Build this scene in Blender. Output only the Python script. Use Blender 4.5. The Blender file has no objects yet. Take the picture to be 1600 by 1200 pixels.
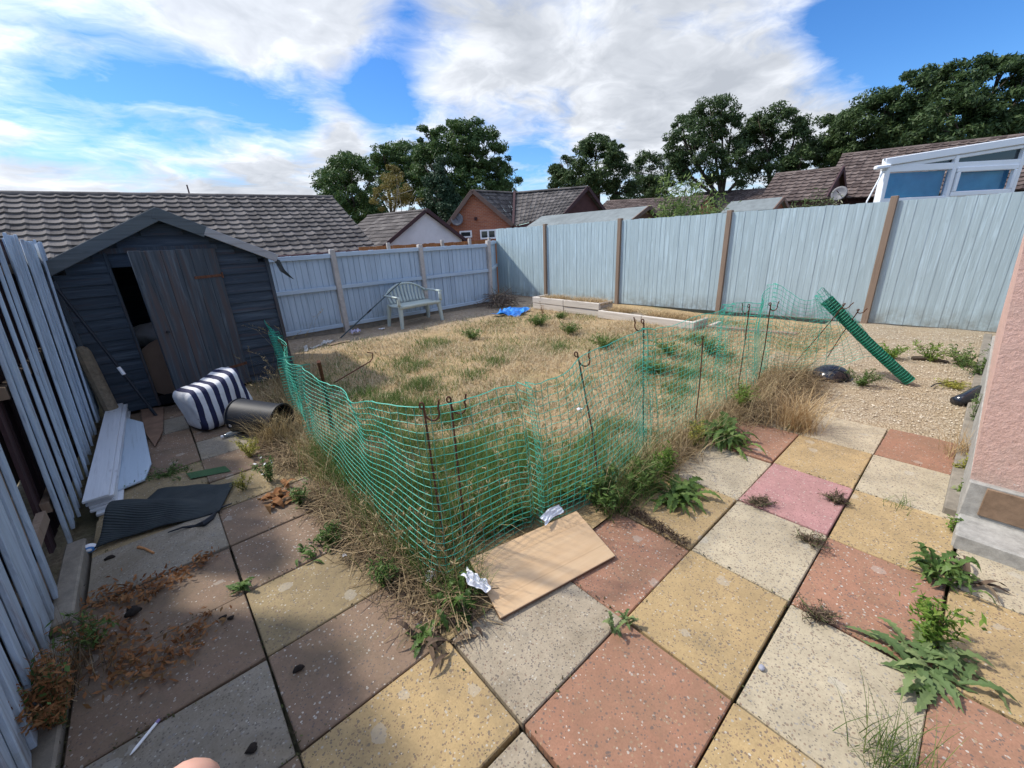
import bpy, math, random
import numpy as np
from mathutils import Vector, Matrix, Euler
random.seed(7); RNG = np.random.default_rng(11)
R = math.radians
scene = bpy.context.scene
COL = scene.collection
PI = math.pi

# ------------------------------------------------------------------ camera
CP = (639.11, 0.707, 0.3453, -0.0511)                     # focal (px of 1600), yaw, pitch, roll
CAM = np.array([-1.1814, -0.7186, 1.5791])
_y, _p, _r = CP[1:]
FW = np.array([math.sin(_y)*math.cos(_p), math.cos(_y)*math.cos(_p), -math.sin(_p)])
_R0 = np.array([math.cos(_y), -math.sin(_y), 0.0]); _U0 = np.cross(_R0, FW)
RT = _R0*math.cos(_r) + _U0*math.sin(_r); UP = -_R0*math.sin(_r) + _U0*math.cos(_r)
def ray(x, y): return FW*CP[0] + RT*(x-800) - UP*(y-600)
def G(x, y, z=0.0):                                        # point at height z seen at a photo position
    d = ray(x, y); return CAM + d*((z-CAM[2])/d[2])
def PL(x, y, ax, val):
    d = ray(x, y); return CAM + d*((val-CAM[ax])/d[ax])
def FAR(x, y, D):                                          # point at horizontal distance D
    d = ray(x, y); return CAM + d*(D/math.hypot(d[0], d[1]))
cd = bpy.data.cameras.new('camera'); cam = bpy.data.objects.new('camera', cd); COL.objects.link(cam)
cd.sensor_width = 36; cd.lens = CP[0]/1600*36; cd.clip_start = 0.02; cd.clip_end = 2000
cam.matrix_world = Matrix(((RT[0], UP[0], -FW[0], CAM[0]), (RT[1], UP[1], -FW[1], CAM[1]),
                           (RT[2], UP[2], -FW[2], CAM[2]), (0, 0, 0, 1)))
scene.camera = cam

# ------------------------------------------------------------------ node helpers
class NG:
    def __init__(s, tree): s.t = tree; s.n = tree.nodes; s.l = tree.links
    def new(s, typ, **kw):
        nd = s.n.new(typ)
        for k, v in kw.items(): setattr(nd, k, v)
        return nd
    def put(s, sock, v):
        if v is None: return
        if isinstance(v, bpy.types.NodeSocket): s.l.new(v, sock)
        else:
            if isinstance(v, (tuple, list)) and len(v) == 3 and sock.type == 'RGBA': v = (*v, 1)
            sock.default_value = v
    def coord(s, kind='Object'): return s.new('ShaderNodeTexCoord').outputs[kind]
    def pos(s): return s.new('ShaderNodeNewGeometry').outputs['Position']
    def isl(s): return s.new('ShaderNodeNewGeometry').outputs['Random Per Island']
    def map(s, vec, sc=(1, 1, 1), loc=(0, 0, 0), rot=(0, 0, 0)):
        m = s.new('ShaderNodeMapping'); s.put(m.inputs['Vector'], vec)
        m.inputs['Scale'].default_value = sc; m.inputs['Location'].default_value = loc; m.inputs['Rotation'].default_value = rot
        return m.outputs[0]
    def noise(s, vec, scale=5, detail=4, rough=.55, dist=0, out='Fac'):
        m = s.new('ShaderNodeTexNoise'); s.put(m.inputs['Vector'], vec)
        m.inputs['Scale'].default_value = scale; m.inputs['Detail'].default_value = detail
        m.inputs['Roughness'].default_value = rough; m.inputs['Distortion'].default_value = dist
        return m.outputs[out]
    def vor(s, vec, scale=5, feature='F1', rnd=1.0):
        m = s.new('ShaderNodeTexVoronoi', feature=feature); s.put(m.inputs['Vector'], vec)
        m.inputs['Scale'].default_value = scale; m.inputs['Randomness'].default_value = rnd
        return m
    def ramp(s, fac, stops, interp='LINEAR'):
        m = s.new('ShaderNodeValToRGB'); cr = m.color_ramp; cr.interpolation = interp
        while len(cr.elements) < len(stops): cr.elements.new(.5)
        for e, (p, c) in zip(cr.elements, stops):
            e.position = p
            e.color = (c, c, c, 1) if isinstance(c, (int, float)) else (*c[:3], 1)
        s.put(m.inputs[0], fac); return m.outputs[0]
    def mix(s, fac, a, b, mode='MIX'):
        m = s.new('ShaderNodeMix', data_type='RGBA', blend_type=mode)
        s.put(m.inputs[0], fac); s.put(m.inputs[6], a); s.put(m.inputs[7], b); return m.outputs[2]
    def math(s, op, a, b=None, clamp=False):
        m = s.new('ShaderNodeMath', operation=op, use_clamp=clamp)
        s.put(m.inputs[0], a)
        if b is not None: s.put(m.inputs[1], b)
        return m.outputs[0]
    def sep(s, vec):
        m = s.new('ShaderNodeSeparateXYZ'); s.put(m.inputs[0], vec); return m.outputs
    def bump(s, h, strength=.3, dist=.01):
        m = s.new('ShaderNodeBump'); m.inputs['Strength'].default_value = strength; m.inputs['Distance'].default_value = dist
        s.put(m.inputs['Height'], h); return m.outputs[0]
MATS = {}
def mat(name, fn):
    if name in MATS: return MATS[name]
    m = bpy.data.materials.new(name); m.use_nodes = True
    g = NG(m.node_tree); b = g.n['Principled BSDF']
    b.inputs['Roughness'].default_value = .8; b.inputs['Specular IOR Level'].default_value = .3
    fn(g, b); MATS[name] = m; return m
def setc(g, b, col, rough=None, nrm=None, metal=None, spec=None):
    g.put(b.inputs['Base Color'], col)
    if rough is not None: g.put(b.inputs['Roughness'], rough)
    if nrm is not None: g.put(b.inputs['Normal'], nrm)
    if metal is not None: b.inputs['Metallic'].default_value = metal
    if spec is not None: b.inputs['Specular IOR Level'].default_value = spec
def plain(name, c, rough=.6, var=.12, scale=8, metal=0, spec=.3, bump=.0):
    def fn(g, b):
        n = g.noise(g.coord(), scale, 5, .6)
        dark = tuple(x*(1-var) for x in c); lite = tuple(min(1, x*(1+var)) for x in c)
        col = g.ramp(n, [(.3, dark), (.7, lite)])
        setc(g, b, col, rough, g.bump(n, bump, .01) if bump else None, metal, spec)
    return mat(name, fn)
def foliage(name, cols, rough=.6, trans=.25, scale=.6):
    """leaf-like: per-leaf variation between the colours, some light passing through"""
    def fn(g, b):
        f = g.math('ADD', g.math('MULTIPLY', g.isl(), .65), g.math('MULTIPLY', g.noise(g.pos(), scale, 3), .35))
        k = len(cols); st = [(.12+.76*i/(k-1), c) for i, c in enumerate(cols)]
        col = g.ramp(f, st)
        setc(g, b, col, rough, spec=.25)
        tr = g.new('ShaderNodeBsdfTranslucent'); g.put(tr.inputs[0], col)
        mx = g.new('ShaderNodeMixShader'); mx.inputs[0].default_value = trans
        out = g.n['Material Output']
        g.l.new(b.outputs[0], mx.inputs[1]); g.l.new(tr.outputs[0], mx.inputs[2]); g.l.new(mx.outputs[0], out.inputs[0])
    return mat(name, fn)

# ------------------------------------------------------------------ mesh helpers
class MB:
    def __init__(s): s.v = []; s.f = []; s.m = []
    def add(s, verts, faces, mi=0):
        o = len(s.v); s.v += [tuple(map(float, q)) for q in verts]
        s.f += [tuple(i+o for i in f) for f in faces]; s.m += [mi]*len(faces); return s
    def box(s, c, size, rot=None, mi=0, ch=0.0):
        x, y, z = (q/2 for q in size)
        if ch > 0:
            h = min(ch, x*.9, y*.9, z*.9); vs = []; 
            for sx in (-1, 1):
                for sy in (-1, 1):
                    for sz in (-1, 1):
                        vs += [(sx*(x-h), sy*(y-h), sz*z), (sx*(x-h), sy*y, sz*(z-h)), (sx*x, sy*(y-h), sz*(z-h))]
            idx = lambda a, b_, c_, k: ((a*2+b_)*2+c_)*3+k
            fs = []
            for c_ in (0, 1): fs.append([idx(0, 0, c_, 0), idx(1, 0, c_, 0), idx(1, 1, c_, 0), idx(0, 1, c_, 0)][::(1 if c_ else -1)])
            for b_ in (0, 1): fs.append([idx(0, b_, 0, 1), idx(1, b_, 0, 1), idx(1, b_, 1, 1), idx(0, b_, 1, 1)][::(-1 if b_ else 1)])
            for a in (0, 1): fs.append([idx(a, 0, 0, 2), idx(a, 1, 0, 2), idx(a, 1, 1, 2), idx(a, 0, 1, 2)][::(1 if a else -1)])
            for b_ in (0, 1):
                for c_ in (0, 1): fs.append([idx(0, b_, c_, 0), idx(1, b_, c_, 0), idx(1, b_, c_, 1), idx(0, b_, c_, 1)])
            for a in (0, 1):
                for c_ in (0, 1): fs.append([idx(a, 0, c_, 0), idx(a, 1, c_, 0), idx(a, 1, c_, 2), idx(a, 0, c_, 2)])
            for a in (0, 1):
                for b_ in (0, 1): fs.append([idx(a, b_, 0, 1), idx(a, b_, 1, 1), idx(a, b_, 1, 2), idx(a, b_, 0, 2)])
            for a in (0, 1):
                for b_ in (0, 1):
                    for c_ in (0, 1): fs.append([idx(a, b_, c_, 0), idx(a, b_, c_, 1), idx(a, b_, c_, 2)])
        else:
            vs = [(-x, -y, -z), (x, -y, -z), (x, y, -z), (-x, y, -z), (-x, -y, z), (x, -y, z), (x, y, z), (-x, y, z)]
            fs = [(3, 2, 1, 0), (4, 5, 6, 7), (0, 1, 5, 4), (1, 2, 6, 5), (2, 3, 7, 6), (3, 0, 4, 7)]
        M = rot if rot is not None else Matrix.Identity(3)
        vs = [tuple(M @ Vector(q) + Vector(c)) for q in vs]
        return s.add(vs, fs, mi)
    def beam(s, a, b, w, h, up=(0, 0, 1), mi=0, ch=0.0):        # box from a to b, w sideways, h along up
        a = Vector(a); b = Vector(b); d = (b-a); L = d.length; d.normalize()
        u = Vector(up); u = (u - d*u.dot(d)); 
        if u.length < 1e-5: u = d.orthogonal()
        u.normalize(); w_ = d.cross(u)
        M = Matrix((d, w_, u)).transposed()
        return s.box((a+b)/2, (L, w, h), M, mi, ch)
    def tube(s, pts, rad, n=8, mi=0, cap=True):
        pts = [Vector(p) for p in pts]; k = len(pts)
        rad = [rad]*k if isinstance(rad, (int, float)) else list(rad)
        t0 = (pts[1]-pts[0]).normalized(); nr = t0.orthogonal().normalized(); vs = []
        for i, p in enumerate(pts):
            t = (pts[min(i+1, k-1)] - pts[max(i-1, 0)])
            if t.length < 1e-9: t = t0
            t.normalize(); nr = (nr - t*nr.dot(t))
            if nr.length < 1e-6: nr = t.orthogonal()
            nr.normalize(); bi = t.cross(nr)
            for j in range(n):
                a = 2*PI*j/n; vs.append(p + (nr*math.cos(a) + bi*math.sin(a))*rad[i])
        fs = [(i*n+j, i*n+(j+1) % n, (i+1)*n+(j+1) % n, (i+1)*n+j) for i in range(k-1) for j in range(n)]
        if cap: fs += [tuple(range(n))[::-1], tuple(range((k-1)*n, k*n))]
        return s.add(vs, fs, mi)
    def prism(s, poly, dvec, mi=0):                            # polygon (3D points) extruded along dvec
        n = len(poly); d = Vector(dvec); vs = [Vector(p) for p in poly] + [Vector(p)+d for p in poly]
        fs = [tuple(range(n))[::-1], tuple(range(n, 2*n))] + [(i, (i+1) % n, n+(i+1) % n, n+i) for i in range(n)]
        return s.add(vs, fs, mi)
    def grid(s, fn, nu, nv, mi=0, closed_u=False):
        vs = [fn(i/(nu if closed_u else nu-1), j/(nv-1)) for j in range(nv) for i in range(nu)]
        fs = []
        for j in range(nv-1):
            for i in range(nu if closed_u else nu-1):
                a = j*nu+i; b = j*nu+(i+1) % nu
                fs.append((a, b, b+nu, a+nu))
        return s.add(vs, fs, mi)
    def build(s, name, mats, parent=None, smooth=False):
        return mkobj(name, s.v, s.f, mats, parent, smooth, s.m)
def root_loc(o):
    while o.parent: o = o.parent
    return Vector(o.location)
def mkobj(name, v, f, mats, parent=None, smooth=False, mi=None):
    me = bpy.data.meshes.new(name)
    v = np.asarray(v, dtype=float).reshape(-1, 3)
    off = np.array(root_loc(parent)) if parent else np.zeros(3)
    base = np.zeros(3)
    if parent is None and len(v):                              # origin at the thing's base
        base = np.array([v[:, 0].mean(), v[:, 1].mean(), v[:, 2].min()]); off = base
    me.from_pydata((v-off).tolist(), [], f if isinstance(f, list) else f.tolist())
    for m in (mats if isinstance(mats, (list, tuple)) else [mats]): me.materials.append(m)
    if mi is not None and len(set(mi)) > 1: me.polygons.foreach_set('material_index', mi)
    if smooth: me.polygons.foreach_set('use_smooth', [True]*len(me.polygons))
    me.update()
    o = bpy.data.objects.new(name, me); COL.objects.link(o)
    if parent: o.parent = parent
    else: o.location = base
    return o
def tag(o, label, cat, group=None):
    o['label'] = label; o['category'] = cat
    if group: o['group'] = group
    return o
def struct(o): o['kind'] = 'structure'; return o
def stuff(o, label, cat): o['kind'] = 'stuff'; o['label'] = label; o['category'] = cat; return o
def thing(name, loc, label, cat, group=None):
    o = bpy.data.objects.new(name, None); COL.objects.link(o); o.location = Vector([float(q) for q in loc]); o.empty_display_size = .1
    return tag(o, label, cat, group)
def smoothmod(o, lv=1, bevel=None):
    if bevel:
        m = o.modifiers.new('bevel', 'BEVEL'); m.width = bevel; m.segments = 2
    if lv:
        m = o.modifiers.new('subdivision', 'SUBSURF'); m.levels = lv; m.render_levels = lv
    return o
def rotz(a): return Matrix.Rotation(a, 3, 'Z')

# blades: vectorised bent blades, arrays of base points, heights, widths
def blades(base, h, w, lean, az=None, bend=.5, segs=2):
    n = len(base); az = RNG.uniform(0, 2*PI, n) if az is None else az
    d = np.stack([np.cos(az), np.sin(az), np.zeros(n)], 1)
    face = az + PI/2 + RNG.normal(0, .5, n)
    s = np.stack([np.cos(face), np.sin(face), np.zeros(n)], 1)
    out = []
    for k in range(segs+1):
        t = k/segs
        off = lean*(t*(1-bend) + bend*t*t)*h
        zz = h*np.sqrt(np.maximum(0.02, 1-(lean*.75)**2*(t**1.5)*1.0))*t if True else h*t
        c = base + d*off[:, None]; c[:, 2] += zz
        ww = w*(1-t*.8)*.5
        if k < segs: out += [c - s*ww[:, None], c + s*ww[:, None]]
        else: out += [c]
    nv = 2*segs+1
    V = np.stack(out, 1).reshape(-1, 3)
    b = (np.arange(n)*nv)[:, None]
    F = []
    for k in range(segs-1): F += (b + np.array([[2*k, 2*k+1, 2*k+3, 2*k+2]])).tolist()
    F += (b + np.array([[2*segs-2, 2*segs-1, 2*segs]])).tolist()
    return V, F
def merge(parts):
    V = []; F = []; o = 0
    for v, f in parts:
        V.append(v); F += [[i+o for i in q] for q in f]; o += len(v)
    return np.concatenate(V), F
def leafcards(c, size, nrm=None, asp=.6):
    """n four-sided leaf faces (pointed) at centres c"""
    n = len(c)
    a = RNG.normal(size=(n, 3)); 
    if nrm is not None: a = nrm + a*.7
    a /= np.linalg.norm(a, axis=1)[:, None]
    b = np.cross(a, RNG.normal(size=(n, 3))); b /= np.linalg.norm(b, axis=1)[:, None]
    d = np.cross(a, b); sz = (size*RNG.uniform(.6, 1.3, n))[:, None]
    b = b*sz; d = d*sz*asp
    V = np.stack([c-b, c+d*.55-b*.1, c+b, c-d*.55+b*.1], 1).reshape(-1, 3)
    F = (np.arange(n)*4)[:, None] + np.array([[0, 1, 2, 3]])
    return V, F.tolist()

# ------------------------------------------------------------------ light and sky
SUN_AZ, SUN_EL = R(-34), R(49)                             # azimuth from +y towards +x
sdir = Vector((math.sin(SUN_AZ)*math.cos(SUN_EL), math.cos(SUN_AZ)*math.cos(SUN_EL), math.sin(SUN_EL)))
ld = bpy.data.lights.new('sun', 'SUN'); ld.energy = 2.3; ld.angle = R(3.0); ld.color = (1, .94, .84)
lo = bpy.data.objects.new('sun', ld); COL.objects.link(lo); lo.location = sdir*60
lo.rotation_euler = (-sdir).to_track_quat('-Z', 'Y').to_euler()
scene.view_settings.view_transform = 'Standard'; scene.view_settings.look = 'None'
scene.view_settings.gamma = 1; scene.view_settings.exposure = 1.02
world = bpy.data.worlds.new('World'); scene.world = world; world.use_nodes = True
def build_world():
    g = NG(world.node_tree); bg = g.n['Background']
    sky = g.new('ShaderNodeTexSky', sky_type='NISHITA'); sky.sun_disc = False
    sky.sun_elevation = SUN_EL; sky.sun_rotation = SUN_AZ % (2*PI); sky.dust_density = .25; sky.ozone_density = 2.2; sky.air_density = 1.0
    hs = g.new('ShaderNodeHueSaturation'); hs.inputs['Saturation'].default_value = 1.25; g.l.new(sky.outputs[0], hs.inputs['Color'])
    blue = g.mix(1.0, hs.outputs[0], (.052, .069, .090), 'MULTIPLY')
    vec = g.coord('Generated')
    x, y, z = g.sep(vec)
    zz = g.math('ADD', g.math('MAXIMUM', z, 0.0), .16)
    cb = g.new('ShaderNodeCombineXYZ'); g.put(cb.inputs[0], g.math('DIVIDE', x, zz)); g.put(cb.inputs[1], g.math('DIVIDE', y, zz)); cb.inputs[2].default_value = 3.7
    pv = cb.outputs[0]
    # banks of cloud and openings, each at a direction of the sky: (photo x, y, spread, amount)
    blobs = [(190, 50, .28, .30), (420, 60, .24, .28), (540, 60, .12, .12), (770, 50, .20, .24), (490, 120, .09, .16),
             (60, 250, .20, .26), (260, 270, .24, .26), (525, 212, .07, .34), (640, 235, .2, .16), (430, 290, .12, .16),
             (1060, 90, .20, .20), (920, 150, .20, .16), (1220, 120, .20, .24), (1360, 150, .12, .30), (1250, 190, .14, .16), (990, 200, .16, .16),
             (60, 165, .13, -.42), (210, 172, .13, -.52), (350, 172, .12, -.56), (480, 168, .10, -.52), (600, 150, .10, -.50),
             (600, 110, .08, -.12), (1450, 20, .18, -.6), (1580, 60, .16, -.5), (1320, 20, .08, -.3),
             (840, 235, .10, -.22), (960, 215, .05, -.2), (640, 20, .04, -.16), (930, 60, .05, -.2)]
    acc = None
    for px, py, sp, am in blobs:
        d = Vector(ray(px, py)).normalized()
        vm = g.new('ShaderNodeVectorMath', operation='DISTANCE'); g.l.new(vec, vm.inputs[0]); vm.inputs[1].default_value = d
        q = g.math('DIVIDE', vm.outputs['Value'], sp*.80)
        e = g.math('MULTIPLY', g.math('POWER', 2.71828, g.math('MULTIPLY', g.math('MULTIPLY', q, q), -1.0)), am)
        acc = e if acc is None else g.math('ADD', acc, e)
    warp = g.noise(pv, 1.6, 3, .55, 0, 'Color')
    wv = g.new('ShaderNodeVectorMath', operation='MULTIPLY_ADD'); g.l.new(warp, wv.inputs[0]); wv.inputs[1].default_value = (.55, .55, .55); g.l.new(pv, wv.inputs[2])
    n1 = g.noise(wv.outputs[0], 1.5, 7, .60)
    n2 = g.noise(g.map(wv.outputs[0], (1.0, 1.35, 1), rot=(0, 0, .6)), 3.4, 6, .62)
    dens = g.math('ADD', g.math('ADD', g.math('MULTIPLY', n1, 1.0), g.math('MULTIPLY', n2, .50)), acc)
    cov = g.ramp(dens, [(.64, 0.0), (.76, .26), (.91, .76), (1.04, 1.0)])
    bill = g.noise(wv.outputs[0], 2.6, 5, .60)
    thick = g.math('ADD', g.math('MULTIPLY', acc, .62), g.math('MULTIPLY', bill, .95))
    ccol = g.ramp(thick, [(.34, (.56, .58, .615)), (.50, (.47, .49, .525)), (.64, (.35, .37, .405)), (.82, (.27, .29, .325))])
    # clouds glow round the sun, made stronger to lift the shade
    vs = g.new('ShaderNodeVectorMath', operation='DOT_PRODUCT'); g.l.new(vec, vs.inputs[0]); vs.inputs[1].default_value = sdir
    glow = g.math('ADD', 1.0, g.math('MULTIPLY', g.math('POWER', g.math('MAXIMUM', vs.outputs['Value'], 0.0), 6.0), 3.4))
    zb = g.math('MULTIPLY', g.math('MAXIMUM', g.math('SUBTRACT', z, .55), 0.0), 4.2)      # added brightness in clouds high overhead, out of view, to fill the shade
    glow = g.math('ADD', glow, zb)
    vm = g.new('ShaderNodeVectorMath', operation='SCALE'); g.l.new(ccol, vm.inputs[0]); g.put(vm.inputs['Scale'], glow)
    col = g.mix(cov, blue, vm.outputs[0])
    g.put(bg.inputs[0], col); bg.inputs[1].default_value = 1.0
build_world()

# ------------------------------------------------------------------ shared materials
def streaky(name, base, dark, light, grain=.5, bare=None, bare_amt=.6, axis='Z', rough=.8):
    """weathered painted timber: long streaks along the board, knots, bare patches, per-board tint"""
    def fn(g, b):
        c = g.coord(); rnd = g.isl()
        cb = g.new('ShaderNodeCombineXYZ'); [g.put(cb.inputs[i], g.math('MULTIPLY', rnd, 37.0+i*11)) for i in range(3)]
        va = g.new('ShaderNodeVectorMath', operation='ADD'); g.l.new(c, va.inputs[0]); g.l.new(cb.outputs[0], va.inputs[1])
        sc = {'Z': (34, 34, 1.1), 'X': (1.1, 34, 34), 'Y': (34, 1.1, 34)}[axis]
        sc2 = {'Z': (24, 24, 1.7), 'X': (1.7, 24, 24), 'Y': (24, 1.7, 24)}[axis]
        st = g.noise(g.map(va.outputs[0], sc), 1.25, 6, .65, .3)
        st2 = g.noise(g.map(va.outputs[0], sc2), 1.0, 5, .6, .8)
        col = g.ramp(st, [(.28, dark), (.48, base), (.60, base), (.76, light)])
        col = g.mix(g.ramp(st2, [(.50, 0), (.66, grain)]), col, light)
        kn = g.vor(g.map(va.outputs[0], {'Z': (9, 9, 3.2), 'X': (3.2, 9, 9), 'Y': (9, 3.2, 9)}[axis]), 1.0)
        col = g.mix(g.ramp(kn.outputs['Distance'], [(.05, .55), (.11, 0)]), col, dark)
        if bare:
            nb = g.noise(g.map(va.outputs[0], tuple(q*.55 for q in sc2)), 1.0, 6, .65, .4)
            col = g.mix(g.ramp(nb, [(bare_amt-.06, 0), (bare_amt+.06, .9)]), col, bare)
        tint = g.math('ADD', .86, g.math('MULTIPLY', rnd, .24))
        col = g.mix(1.0, col, g.mix(0.0, tint, tint), 'MULTIPLY') if False else g.mix(g.math('MULTIPLY', rnd, .32), col, dark)
        dirt = g.math('MULTIPLY', g.ramp(g.sep(g.pos())[2], [(.02, .75), (.34, 0.0)]), g.ramp(g.noise(g.pos(), 6, 6, .7), [(.36, 0), (.62, 1)]))
        if dark[2] > .15 and axis == 'Z': col = g.mix(dirt, col, (.17, .16, .12))      # soil splash at the foot of the painted boards
        setc(g, b, col, rough, g.bump(st, .35, .004))
    return mat(name, fn)
M_BLUE = streaky('pale_blue_fence_paint', (.40, .505, .535), (.30, .385, .41), (.60, .77, .84), .45)
M_BLUEB = streaky('lilac_blue_fence_paint', (.43, .53, .62), (.26, .33, .40), (.56, .67, .75), .35)
M_BLUEL = streaky('faded_blue_board_paint', (.39, .48, .58), (.21, .26, .33), (.54, .65, .75), .4, (.20, .13, .10), .645)
M_DKBOARD = streaky('dark_brown_boards', (.045, .028, .024), (.02, .014, .013), (.08, .055, .05), .3)
M_ORANGE = streaky('orange_brown_boards', (.36, .15, .055), (.22, .08, .03), (.42, .2, .09), .3)
M_POSTW = streaky('brown_post_timber', (.25, .185, .135), (.15, .105, .075), (.34, .27, .21), .3)
M_SLEEP = streaky('pale_sleeper_timber', (.50, .44, .37), (.30, .25, .20), (.62, .56, .48), .4, axis='X')
M_SHED = streaky('slate_blue_shed_paint', (.046, .062, .082), (.024, .031, .042), (.115, .145, .175), .5, (.075, .056, .056), .62, 'X')
M_SHEDV = streaky('slate_blue_door_paint', (.060, .074, .090), (.031, .038, .046), (.145, .172, .195), .6, (.088, .066, .062), .54)
M_FASCIA = streaky('grey_fascia_timber', (.105, .12, .125), (.06, .068, .072), (.16, .18, .19), .3, axis='X')
M_FASCIAW = streaky('bare_silvery_timber', (.38, .37, .36), (.22, .2, .19), (.52, .50, .49), .3, axis='X')
def concrete(name, c, var=.3, scale=14, rough=.9, speck=.35):
    def fn(g, b):
        co = g.coord(); n = g.noise(co, scale, 8, .65); n2 = g.noise(co, scale*.22, 4, .6)
        col = g.ramp(n, [(.3, tuple(q*(1-var) for q in c)), (.7, tuple(min(1, q*(1+var*.6)) for q in c))])
        col = g.mix(g.ramp(n2, [(.45, 0), (.75, .5)]), col, tuple(q*.55 for q in c))
        v = g.vor(co, scale*11)
        col = g.mix(g.ramp(v.outputs['Distance'], [(.15, speck), (.35, 0)]), col, tuple(min(1, q*1.35) for q in c))
        setc(g, b, col, rough, g.bump(n, .5, .01))
    return mat(name, fn)
M_CONC = concrete('weathered_concrete', (.25, .22, .175))
M_CONCP = concrete('concrete_post', (.48, .445, .41), .22)
M_CONCL = concrete('pale_footing_concrete', (.36, .345, .31), .32, 20)
M_SPUR = concrete('brown_aggregate_concrete', (.25, .20, .14), .35, 30)
def _pink(g, b):
    c = g.pos(); n = g.noise(c, 42, 8, .7); n2 = g.noise(c, 5, 6, .65); z = g.sep(c)[2]
    col = g.ramp(n, [(.3, (.53, .33, .265)), (.7, (.71, .465, .385))])
    col = g.mix(g.ramp(n2, [(.50, 0), (.72, .45)]), col, (.50, .36, .30))
    splash = g.math('MULTIPLY', g.ramp(z, [(.26, 1.0), (.62, 0.0)]), g.ramp(g.noise(c, 9, 7, .7), [(.38, 0), (.62, 1)]))
    col = g.mix(g.math('MULTIPLY', splash, .55), col, (.40, .33, .27))
    ch = g.noise(c, 17, 6, .7); col = g.mix(g.math('MULTIPLY', g.ramp(ch, [(.66, 0), (.69, 1)]), g.ramp(z, [(.3, 1.0), (.7, .0)])), col, (.70, .66, .60))
    setc(g, b, col, .93, g.bump(n, .9, .012))
M_PINK = mat('worn_pink_render', _pink)
M_PLINTH = concrete('brown_plinth_paint', (.25, .165, .105), .45, 9, .8, .15)
M_WRENDER = concrete('white_gable_render', (.72, .70, .71), .05, 3, .9, 0)
M_FELT = concrete('grey_roofing_felt', (.20, .225, .225), .22, 6, .95, .25)
M_FELTD = concrete('dark_roofing_felt', (.085, .095, .095), .3, 10, .95, .25)
M_WHITEPL = plain('white_plastic_frame', (.85, .86, .86), .35, .03, 3)
M_BLACK = plain('dark_timber', (.012, .012, .014), .9, .2)
M_RUST = plain('rusty_steel', (.13, .058, .035), .75, .5, 60, .3)
M_BENCH = plain('sage_green_plastic', (.45, .51, .47), .5, .08, 6)
M_BLKPL = plain('black_plastic', (.018, .021, .028), .55, .25, 7, spec=.3)
M_NET = plain('green_plastic_net', (.04, .35, .255), .55, .25, 5, spec=.3)
M_ROLL = plain('rolled_green_net', (.012, .22, .13), .45, .3, 25, spec=.5)
M_WHITE = plain('white_paper', (.80, .80, .82), .8, .05, 20)
M_GLASS = mat('dark_window_glass', lambda g, b: setc(g, b, (.02, .03, .035), .06, spec=.6))

# ------------------------------------------------------------------ terrain
def soil(g, b):
    c = g.pos(); n = g.noise(c, 1.1, 6, .6); n2 = g.noise(c, 26, 8, .7)
    col = g.ramp(n2, [(.3, (.11, .085, .06)), (.55, (.20, .16, .11)), (.75, (.30, .25, .18))])
    setc(g, b, g.mix(g.ramp(n, [(.4, 0), (.62, .7)]), col, (.10, .11, .045)), .95, g.bump(n2, .6, .02))
M_SOIL = mat('rough_grass_and_soil', soil)
def terrain():
    xs = sorted(set([-400, -160, -80, -40, -20, -10, -6, -3, 0, 2, 4, 6, 7, 8, 10, 14, 20, 30, 50, 90, 160, 400]))
    vs = []
    for y in xs:
        for x in xs:
            out = max(0, -3-x, x-7.6, y-9.2, -4-y)
            z = -.07 - min(1.1, out*.16)
            vs.append((x, y, z))
    n = len(xs)
    mkb = MB(); mkb.add(vs, [(j*n+i, j*n+i+1, (j+1)*n+i+1, (j+1)*n+i) for j in range(n-1) for i in range(n-1)])
    struct(mkb.build('ground', M_SOIL, None, True))
terrain()

# --- lawn: dry straw with green and bare patches
GREEN = [(680, 535, .35), (640, 578, .30), (655, 605, .28), (605, 690, .35), (655, 640, .3), (720, 592, .25), (705, 650, .3), (860, 745, .30), (700, 780, .55),
         (560, 740, .5), (600, 780, .6), (900, 740, .35), (980, 680, .3), (760, 760, .35), (880, 800, .4), (640, 830, .45), (1010, 580, .35), (1045, 555, .3), (1035, 620, .35), (1075, 590, .25), (870, 545, .22), (780, 555, .2),
         (940, 690, .2), (800, 700, .18), (620, 640, .35), (540, 640, .3), (1085, 530, .3), (760, 700, .25), (830, 800, .4), (730, 830, .5), (760, 570, .25),
         (575, 620, .35), (900, 600, .2), (960, 540, .25), (810, 620, .2), (1120, 560, .3), (500, 600, .4), (640, 560, .25), (770, 640, .2)]
GP = [(*G(x, y)[:2], s) for x, y, s in GREEN]
def greenness(x, y):
    v = np.zeros_like(x)
    for gx, gy, s in GP: v += np.exp(-(((x-gx)/s)**2 + ((y-gy)/s)**2))
    return v
def h_lawn(x, y): return .012*np.sin(x*2.1+y)+.012*np.sin(y*2.7-x*1.3)+.008*np.sin(x*7+2)*np.sin(y*6)+.005
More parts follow.
